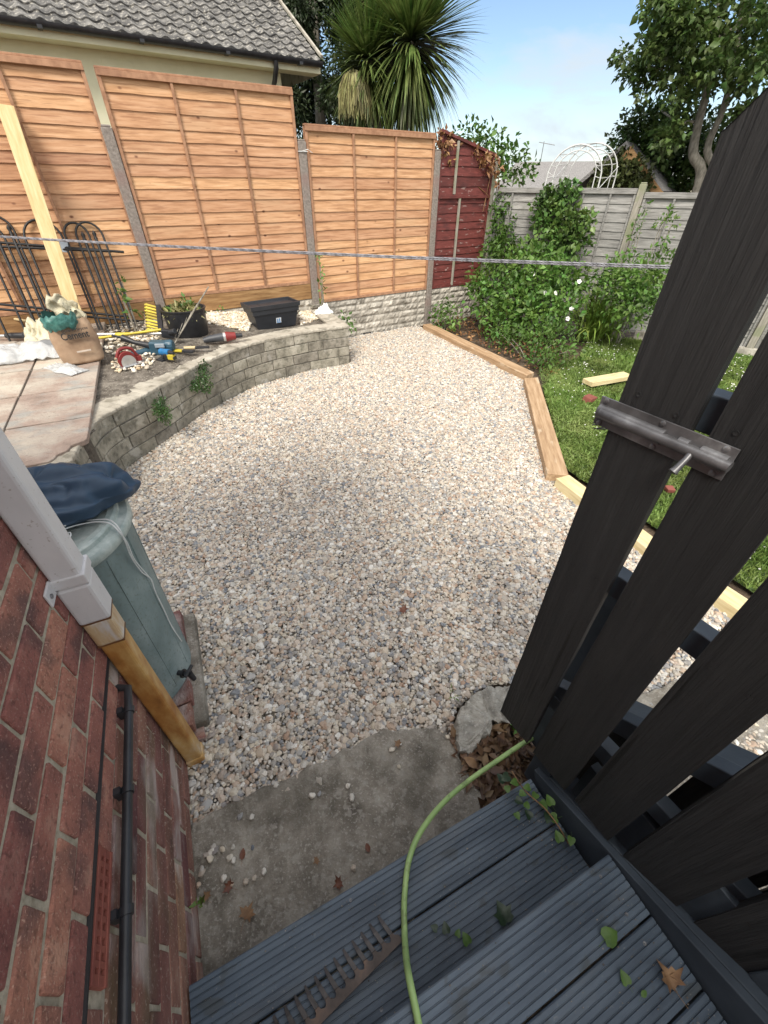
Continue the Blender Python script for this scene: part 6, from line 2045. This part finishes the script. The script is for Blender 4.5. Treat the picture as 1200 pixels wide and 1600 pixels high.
mt_silver = flat('brushed_aluminium', (0.55, 0.56, 0.57), 0.3, metal=0.7)
mt_yellow = flat('yellow_plastic', (0.50, 0.40, 0.04), 0.45)
mt_red = flat('red_plastic', (0.20, 0.022, 0.022), 0.4)
mt_blue = flat('blue_plastic', (0.02, 0.16, 0.38), 0.4)
mt_teal = flat('dark_teal_plastic', (0.03, 0.08, 0.12), 0.4)
mt_handle = flat('beige_handle', (0.52, 0.42, 0.24), 0.5)
def pole(name, label, cat, p0, p1, r_, mat, parts=()):
    a, b = p0, p1
    t = thing(name, label, cat, a)
    mb = MB(); mb.tube([Vector((0, 0, 0)), b - a], r_, 10); mb.build('shaft', mat, t, smooth=60)
    for nm, f0, f1, r2, m2 in parts:
        mb = MB(); mb.tube([(b - a) * f0, (b - a) * (f0 + (f1 - f0) * 0.15), (b - a) * (f0 + (f1 - f0) * 0.85), (b - a) * f1], [r2 * 0.8, r2, r2, r2 * 0.8], 12); mb.build(nm, m2, t, smooth=60)
    return t
pole('wooden_pole', 'beige wooden pole lying at the left behind the white bag', 'pole', atp(-30, 490, 0.10), atp(82, 508, 0.16), 0.013, mt_handle)
ps = pole('pole_saw', 'long silver tool pole running behind the cement sack to a black head', 'pole tool', atp(-20, 525, 0.05), atp(262, 521, 0.06), 0.014, mt_silver,
          (('grip', 0.10, 0.36, 0.030, m_blackplastic), ('collar', 0.20, 0.27, 0.042, m_blackplastic), ('yellow_sleeve', 0.70, 0.80, 0.0165, mt_yellow)))
B = Vector(ps.location)
e_ = atp(262, 521, 0.06) - B
mb = MB(); mb.box(e_, (0.12, 0.08, 0.08), (0, 0.2, 0.4)); mb.tube([e_, e_ + Vector((0.10, -0.03, 0.03))], 0.03, 10); mb.build('head', m_blackplastic, ps, bevel=0.012)
# broom with yellow bristles
b0, b1 = atp(140, 530, 0.03), atp(252, 515, 0.10)
br = pole('broom', 'broom with stiff yellow bristles standing up beside the black tub', 'broom', b0, b1, 0.012, mt_yellow)
B = Vector(br.location)
u0, u1 = atp(246, 520, 0.05) - B, far(242, 478, 5.55) - B
mb = MB(); mb.bar(u0 + Vector((0.04, 0, 0)), u1 + Vector((0.04, 0, 0)), 0.05, 0.04); mb.build('head', m_blackplastic, br, bevel=0.006)
mb = MB()
for k in range(9):
    for j in range(2):
        c_ = u0.lerp(u1, 0.04 + 0.92 * k / 8) + Vector((0.02, -0.02 + 0.02 * j, 0))
        mb.tube([c_, c_ + Vector((-0.10, -0.035 + 0.01 * j, 0.035))], [0.006, 0.009], 6, tone=random.gauss(0, 1.2))
mb.build('bristles', mt_yellow, br)
# black tub of clippings
tb_p = at(291, 538, 0.46) + Vector((-0.01, 0.19, -0.02))
tub = thing('black_tub', 'black flexible tub full of garden clippings on the planter wall', 'tub', tb_p)
mb = MB()
mb.lathe([(0.185, 0.0), (0.19, 0.005), (0.225, 0.34), (0.235, 0.345), (0.235, 0.355), (0.218, 0.355), (0.205, 0.24), (0.0, 0.24)], 40)
mb.build('tub_body', m_blackplastic, tub, smooth=45)
P = np.array([[math.cos(a_) * rr0, math.sin(a_) * rr0, 0.30 + 0.09 * (1 - rr0 / 0.2)] for a_, rr0 in zip(rng.uniform(0, 6.28, 520), 0.19 * np.sqrt(rng.random(520)))])
V, Fc, t_ = leaf_mesh(P, 0.07, 0.3, None, width=0.22)
mesh_np('clippings', V, Fc, t_, m_panicle, tub)
V, Fc, t_ = leaf_mesh(P[:60] + np.array([0, 0, .02]), 0.06, 0.3, None, width=0.5)
mesh_np('green_clippings', V, Fc, t_, m_leaf_bright, tub)
mb = MB()
mb.tube([at(268, 545, 0.50), far(300, 490, 5.1), far(326, 448, 5.25)], [0.006, 0.009, 0.006], 6)
for k in range(5):
    mb.tube([far(300 - k * 7, 492 + k * 10, 5.1 - .02 * k), far(306 - k * 7, 478 + k * 9, 5.12)], 0.003, 4)
tag(mb.build('twig', m_bark), 'dark twig sticking up out of the black tub', 'twig')
# trough planter
tr_a, tr_b = at(401, 519, 0.435), at(467, 508, 0.435)
tp_ = thing('trough_planter', 'black rectangular plastic trough planter with a small white label', 'planter', (tr_a + tr_b) / 2, math.atan2((tr_b - tr_a).y, (tr_b - tr_a).x))
def trough(mb, w0, d0, w1, d1, z0, z1, th=0.012):
    def ring(w, d, z): return [(-w / 2, 0 + (0), z), (w / 2, 0, z), (w / 2, d, z), (-w / 2, d, z)]
    r0 = [(-w0 / 2, 0.02, z0), (w0 / 2, 0.02, z0), (w0 / 2, 0.02 + d0, z0), (-w0 / 2, 0.02 + d0, z0)]
    off = (d1 - d0) / 2
    r1 = [(-w1 / 2, 0.02 - off, z1), (w1 / 2, 0.02 - off, z1), (w1 / 2, 0.02 + d0 + off, z1), (-w1 / 2, 0.02 + d0 + off, z1)]
    i1 = [(-w1 / 2 + th, 0.02 - off + th, z1), (w1 / 2 - th, 0.02 - off + th, z1), (w1 / 2 - th, 0.02 + d0 + off - th, z1), (-w1 / 2 + th, 0.02 + d0 + off - th, z1)]
    i0 = [(-w0 / 2 + th, 0.02 + th, z0 + th), (w0 / 2 - th, 0.02 + th, z0 + th), (w0 / 2 - th, 0.02 + d0 - th, z0 + th), (-w0 / 2 + th, 0.02 + d0 - th, z0 + th)]
    vs = r0 + r1 + i1 + i0
    fs = [(3, 2, 1, 0), (12, 13, 14, 15)]
    for k in range(4):
        n2 = (k + 1) % 4
        fs += [(k, n2, n2 + 4, k + 4), (k + 4, n2 + 4, n2 + 8, k + 8), (k + 8, n2 + 8, n2 + 12, k + 12)]
    mb.add(vs, fs)
m_trough = flat('charcoal_plastic', (0.022, 0.025, 0.032), 0.5)
W1 = 0.66
mb = MB(); trough(mb, 0.50, 0.22, 0.57, 0.29, 0.0, 0.18); mb.build('trough_body', m_trough, tp_, bevel=0.004)
mb = MB(); trough(mb, 0.60, 0.31, 0.61, 0.32, 0.18, 0.235, 0.02); mb.v = [(v[0], v[1] - 0.045, v[2]) for v in mb.v]; mb.build('rim', m_trough, tp_, bevel=0.003)
mb = MB(); trough(mb, 0.635, 0.335, 0.645, 0.345, 0.236, 0.285, 0.02); mb.v = [(v[0], v[1] - 0.058, v[2]) for v in mb.v]; mb.build('rim', m_trough, tp_, bevel=0.003)
mb = MB(); mb.box((-0.13, 0.13, 0.235), (0.02, 0.30, 0.05)); mb.box((0.05, 0.20, 0.245), (0.34, 0.012, 0.02)); mb.build('divider', m_trough, tp_)
m_st = flat('white_sticker', (0.72, 0.76, 0.80), 0.5); m_bl = flat('blue_print', (0.05, 0.22, 0.50), 0.5)
mb = MB(); mb.box((0.02, -0.0035, 0.095), (0.066, 0.003, 0.062), (math.radians(14), 0, 0)); stk = mb.build('sticker', m_st, tp_)
mb = MB()
for k in range(2):
    mb.box((0.006 + 0.026 * k, -0.0062, 0.095 + 0.004 * k), (0.012, 0.002, 0.040), (math.radians(14), 0, 0))
mb.box((0.02, -0.0030 - 0.0045, 0.073), (0.05, 0.002, 0.006), (math.radians(14), 0, 0))
mb.build('sticker_print', m_bl, stk)
# white crumpled cloth and bits by post
rag('crumpled_cloth', 'crumpled white cloth on the end of the planter wall by the post', 'cloth', 505, 489, 0.475, 0.24, 0.16, 0.11, flat('white_cloth', (0.75, 0.75, 0.73), 0.8), 0.4, 14)
mb = MB(); mb.box((0, 0, 0.02), (0.14, 0.05, 0.04), jit=0.006)
o = mb.build('stone_offcut', m_block, bevel=0.004); o.location = at(493, 481, 0.475); o.rotation_euler = (0, 0, 0.8)
tag(o, 'small dark stone offcut beside the white cloth', 'stone')
# power tools
def tool(name, label, px, py, z, rz, cat='power tool'):
    p = at(px, py, z + 0.04)
    return thing(name, label, cat, p, rz)
t = tool('circular_saw', 'red circular saw with grey guard lying in the planter corner', 204, 576, 0.44, 0.9)
t.scale = (0.78, 0.78, 0.78)
mb = MB(); mb.lathe([(0.10, -0.022), (0.105, -0.018), (0.105, 0.018), (0.10, 0.022)], 28); mb.v = [(v[0], v[2], v[1] + 0.10) for v in mb.v]; mb.build('blade_guard', mt_red, t, bevel=0.004)
mb = MB(); mb.tube([(0.0, 0.03, 0.10), (0.0, 0.16, 0.10)], 0.05, 16); mb.build('motor', m_blackplastic, t, smooth=40)
mb = MB(); mb.tube(spl([Vector((-0.10, 0.01, 0.15)), Vector((-0.04, 0.01, 0.23)), Vector((0.08, 0.01, 0.22)), Vector((0.13, 0.01, 0.13))]), 0.018, 10); mb.build('handle', mt_red, t, smooth=60)
mb = MB(); mb.box((0.02, 0.02, 0.045), (0.32, 0.15, 0.006)); mb.build('base_plate', mt_silver, t, bevel=0.002)
mb = MB(); mb.lathe([(0.085, -0.002), (0.085, 0.002)], 28); mb.v = [(v[0], v[2] - 0.03, v[1] + 0.08) for v in mb.v]; mb.build('blade', mt_silver, t)
mb = MB(); mb.box((0.14, 0.03, 0.09), (0.06, 0.08, 0.06)); mb.build('battery', mt_red, t, bevel=0.006)
t = tool('hedge_trimmer', 'black and teal power tool with a long black grip in the planter', 256, 556, 0.44, 0.1)
mb = MB(); mb.box((0, 0, 0.08), (0.20, 0.12, 0.13), (0, 0.1, 0.1)); mb.tube([(0.05, 0, 0.10), (0.13, 0.0, 0.10)], 0.055, 14); mb.build('body', mt_teal, t, bevel=0.02, seg=3)
mb = MB(); mb.tube([(-0.08, 0, 0.10), (-0.24, 0.02, 0.13), (-0.36, 0.05, 0.17)], [0.035, 0.022, 0.034], 12); mb.tube([(-0.36, 0.05, 0.17), (-0.46, 0.07, 0.19)], 0.012, 10); mb.build('grip', m_blackplastic, t, smooth=60)
mb = MB(); mb.box((0.02, -0.07, 0.12), (0.09, 0.02, 0.035)); mb.build('badge', flat('pale_grey_badge', (0.3, 0.35, 0.4), 0.4), t, bevel=0.004)
t = tool('cordless_drill', 'bright blue and black cordless drill in front of the teal tool', 264, 566, 0.44, -0.5)
mb = MB(); mb.tube([(-0.07, 0, 0.09), (0.06, 0, 0.10)], 0.032, 14); mb.build('body', mt_blue, t, smooth=50)
mb = MB(); mb.tube([(0.06, 0, 0.10), (0.12, 0, 0.105)], [0.026, 0.012], 12); mb.build('chuck', m_blackplastic, t, smooth=50)
mb = MB(); mb.tube([(-0.04, 0, 0.08), (-0.05, -0.03, 0.02)], 0.020, 10); mb.box((-0.05, -0.03, 0.018), (0.09, 0.07, 0.035)); mb.build('handle', m_blackplastic, t, bevel=0.004)
t = tool('garden_shears', 'yellow handled black shears lying beside the blue drill', 284, 551, 0.47, -0.25, 'shears')
mb = MB(); mb.bar((-0.12, 0.01, 0.02), (0.02, 0.0, 0.02), 0.025, 0.02); mb.bar((-0.12, -0.035, 0.02), (0.02, -0.01, 0.02), 0.025, 0.02); mb.build('handle', mt_yellow, t, bevel=0.006)
mb = MB(); mb.bar((0.02, 0.0, 0.02), (0.14, 0.01, 0.02), 0.05, 0.025); mb.build('jaw', m_blackplastic, t, bevel=0.006)
t = tool('tape_measure', 'small yellow and black tape measure on the capping of the curved wall', 269, 562, 0.477, -0.2, 'tape measure')
mb = MB(); mb.box((0, 0, 0.028), (0.075, 0.045, 0.056)); mb.build('case', mt_yellow, t, bevel=0.010, seg=3)
mb = MB(); mb.box((-0.045, 0, 0.026), (0.045, 0.048, 0.058)); mb.box((0.035, 0, 0.02), (0.02, 0.048, 0.03)); mb.build('bumper', m_blackplastic, t, bevel=0.008)
t = tool('bolster_chisel', 'cream and black handled chisel lying on the wall capping', 303, 546, 0.477, 0.22, 'chisel')
mb = MB(); mb.tube([(-0.09, 0, 0.018), (0.02, 0, 0.018)], [0.018, 0.016], 10); mb.build('handle', mt_handle, t, smooth=50)
mb = MB(); mb.box((0.085, 0, 0.016), (0.14, 0.035, 0.02)); mb.build('blade', m_blackplastic, t, bevel=0.003)
t = tool('reciprocating_saw', 'dark grey power tool with a red nose lying behind the wall capping', 345, 535, 0.455, 0.34)
mb = MB(); mb.tube([(-0.17, 0, 0.035), (-0.10, 0, 0.045), (0.04, 0, 0.055)], [0.026, 0.036, 0.044], 14); mb.build('body', flat('dark_grey_plastic', (0.05, 0.055, 0.065), 0.5), t, smooth=50)
mb = MB(); mb.tube([(0.04, 0, 0.055), (0.065, 0, 0.055)], 0.046, 14); mb.build('collar', mt_silver, t, smooth=50)
mb = MB(); mb.tube([(0.065, 0, 0.055), (0.17, 0, 0.055)], [0.05, 0.036], 14); mb.build('nose', mt_red, t, smooth=50)
mb = MB(); mb.tube([(0.17, 0, 0.055), (0.24, 0, 0.055)], [0.026, 0.022], 12); mb.build('boot', m_blackplastic, t, smooth=50)
mb = MB(); mb.box((0, 0, 0.03), (0.34, 0.10, 0.05)); o = mb.build('grey_block', M('blue_grey_slate', [(0, (0.12, 0.14, 0.16)), (1, (0.22, 0.25, 0.28))], scale=9, bump=.4), bevel=0.012); o.location = at(228, 510, 0.43); o.rotation_euler = (0, 0, 0.35)
tag(o, 'blue grey slab lying in the planter behind the tool poles', 'slab')
mb = MB(); mb.box((0, 0, 0.01), (0.22, 0.07, 0.02)); o = mb.build('drain_cover', m_blackplastic, bevel=0.004); o.location = at(572, 521, 0.0); o.rotation_euler = (0, 0, 0.5)
tag(o, 'small black drain grate in the gravel under the stone faced board', 'drain')
for lab, pts_ in (('black power cable looping through the tools by the red saw', [(176, 540), (190, 528), (212, 533), (222, 550), (205, 562), (190, 552), (204, 540), (232, 545)]),
                  ('dark strap lying across the rubble behind the teal tool', [(232, 528), (245, 536), (262, 532), (276, 540), (290, 536)])):
    mb = MB(); mb.tube(spl([at(a_, b_, 0.50) for a_, b_ in pts_], 8), 0.007, 7)
    tag(mb.build('cable', m_blackplastic, smooth=60), lab, 'cable')
t = tool('angle_grinder', 'grey and black angle grinder beside the red saw in the planter', 228, 556, 0.45, 0.8)
mb = MB(); mb.tube([(-0.12, 0, 0.04), (0.08, 0, 0.045)], [0.026, 0.032], 14); mb.build('body', mt_teal, t, smooth=50)
mb = MB(); mb.tube([(0.08, 0, 0.045), (0.14, 0, 0.05)], [0.034, 0.026], 14); mb.build('head', mt_silver, t, smooth=50)
mb = MB(); mb.lathe([(0.058, 0.012), (0.058, 0.016)], 24, (0.13, 0, 0)); mb.build('disc', m_iron, t)
# tripod on the lawn
tq_ = at(1170, 575, 0.02)
tr = thing('garden_stake', 'thin grey metal stake with a black collar standing on the lawn', 'stake', tq_)
mb = MB(); mb.tube([(0, 0, 0), (0.02, 0, 1.05)], 0.011, 8); mb.build('pole', mt_silver, tr)
mb = MB(); mb.tube([(0.005, 0, 0.30), (0.007, 0, 0.36)], 0.020, 8); mb.build('collar', m_blackplastic, tr)
# twine round the second post
mb = MB()
c_ = ff(X2, 0, 2.16)
mb.tube([c_ + FX * 0.056 * a_ + FY * 0.056 * b2_ for a_, b2_ in ((-1, -1), (1, -1), (1, 1), (-1, 1), (-1, -1))], 0.004, 5)
mb.tube([c_ + FX * -0.02 - FY * 0.058, c_ + FX * 0.05 - FY * 0.08 + Vector((0, 0, .02)), c_ + FX * 0.11 - FY * 0.07 + Vector((0, 0, -.01))], 0.003, 5)
tag(mb.build('twine', m_cord), 'white twine knotted round the top of the middle concrete post', 'twine')
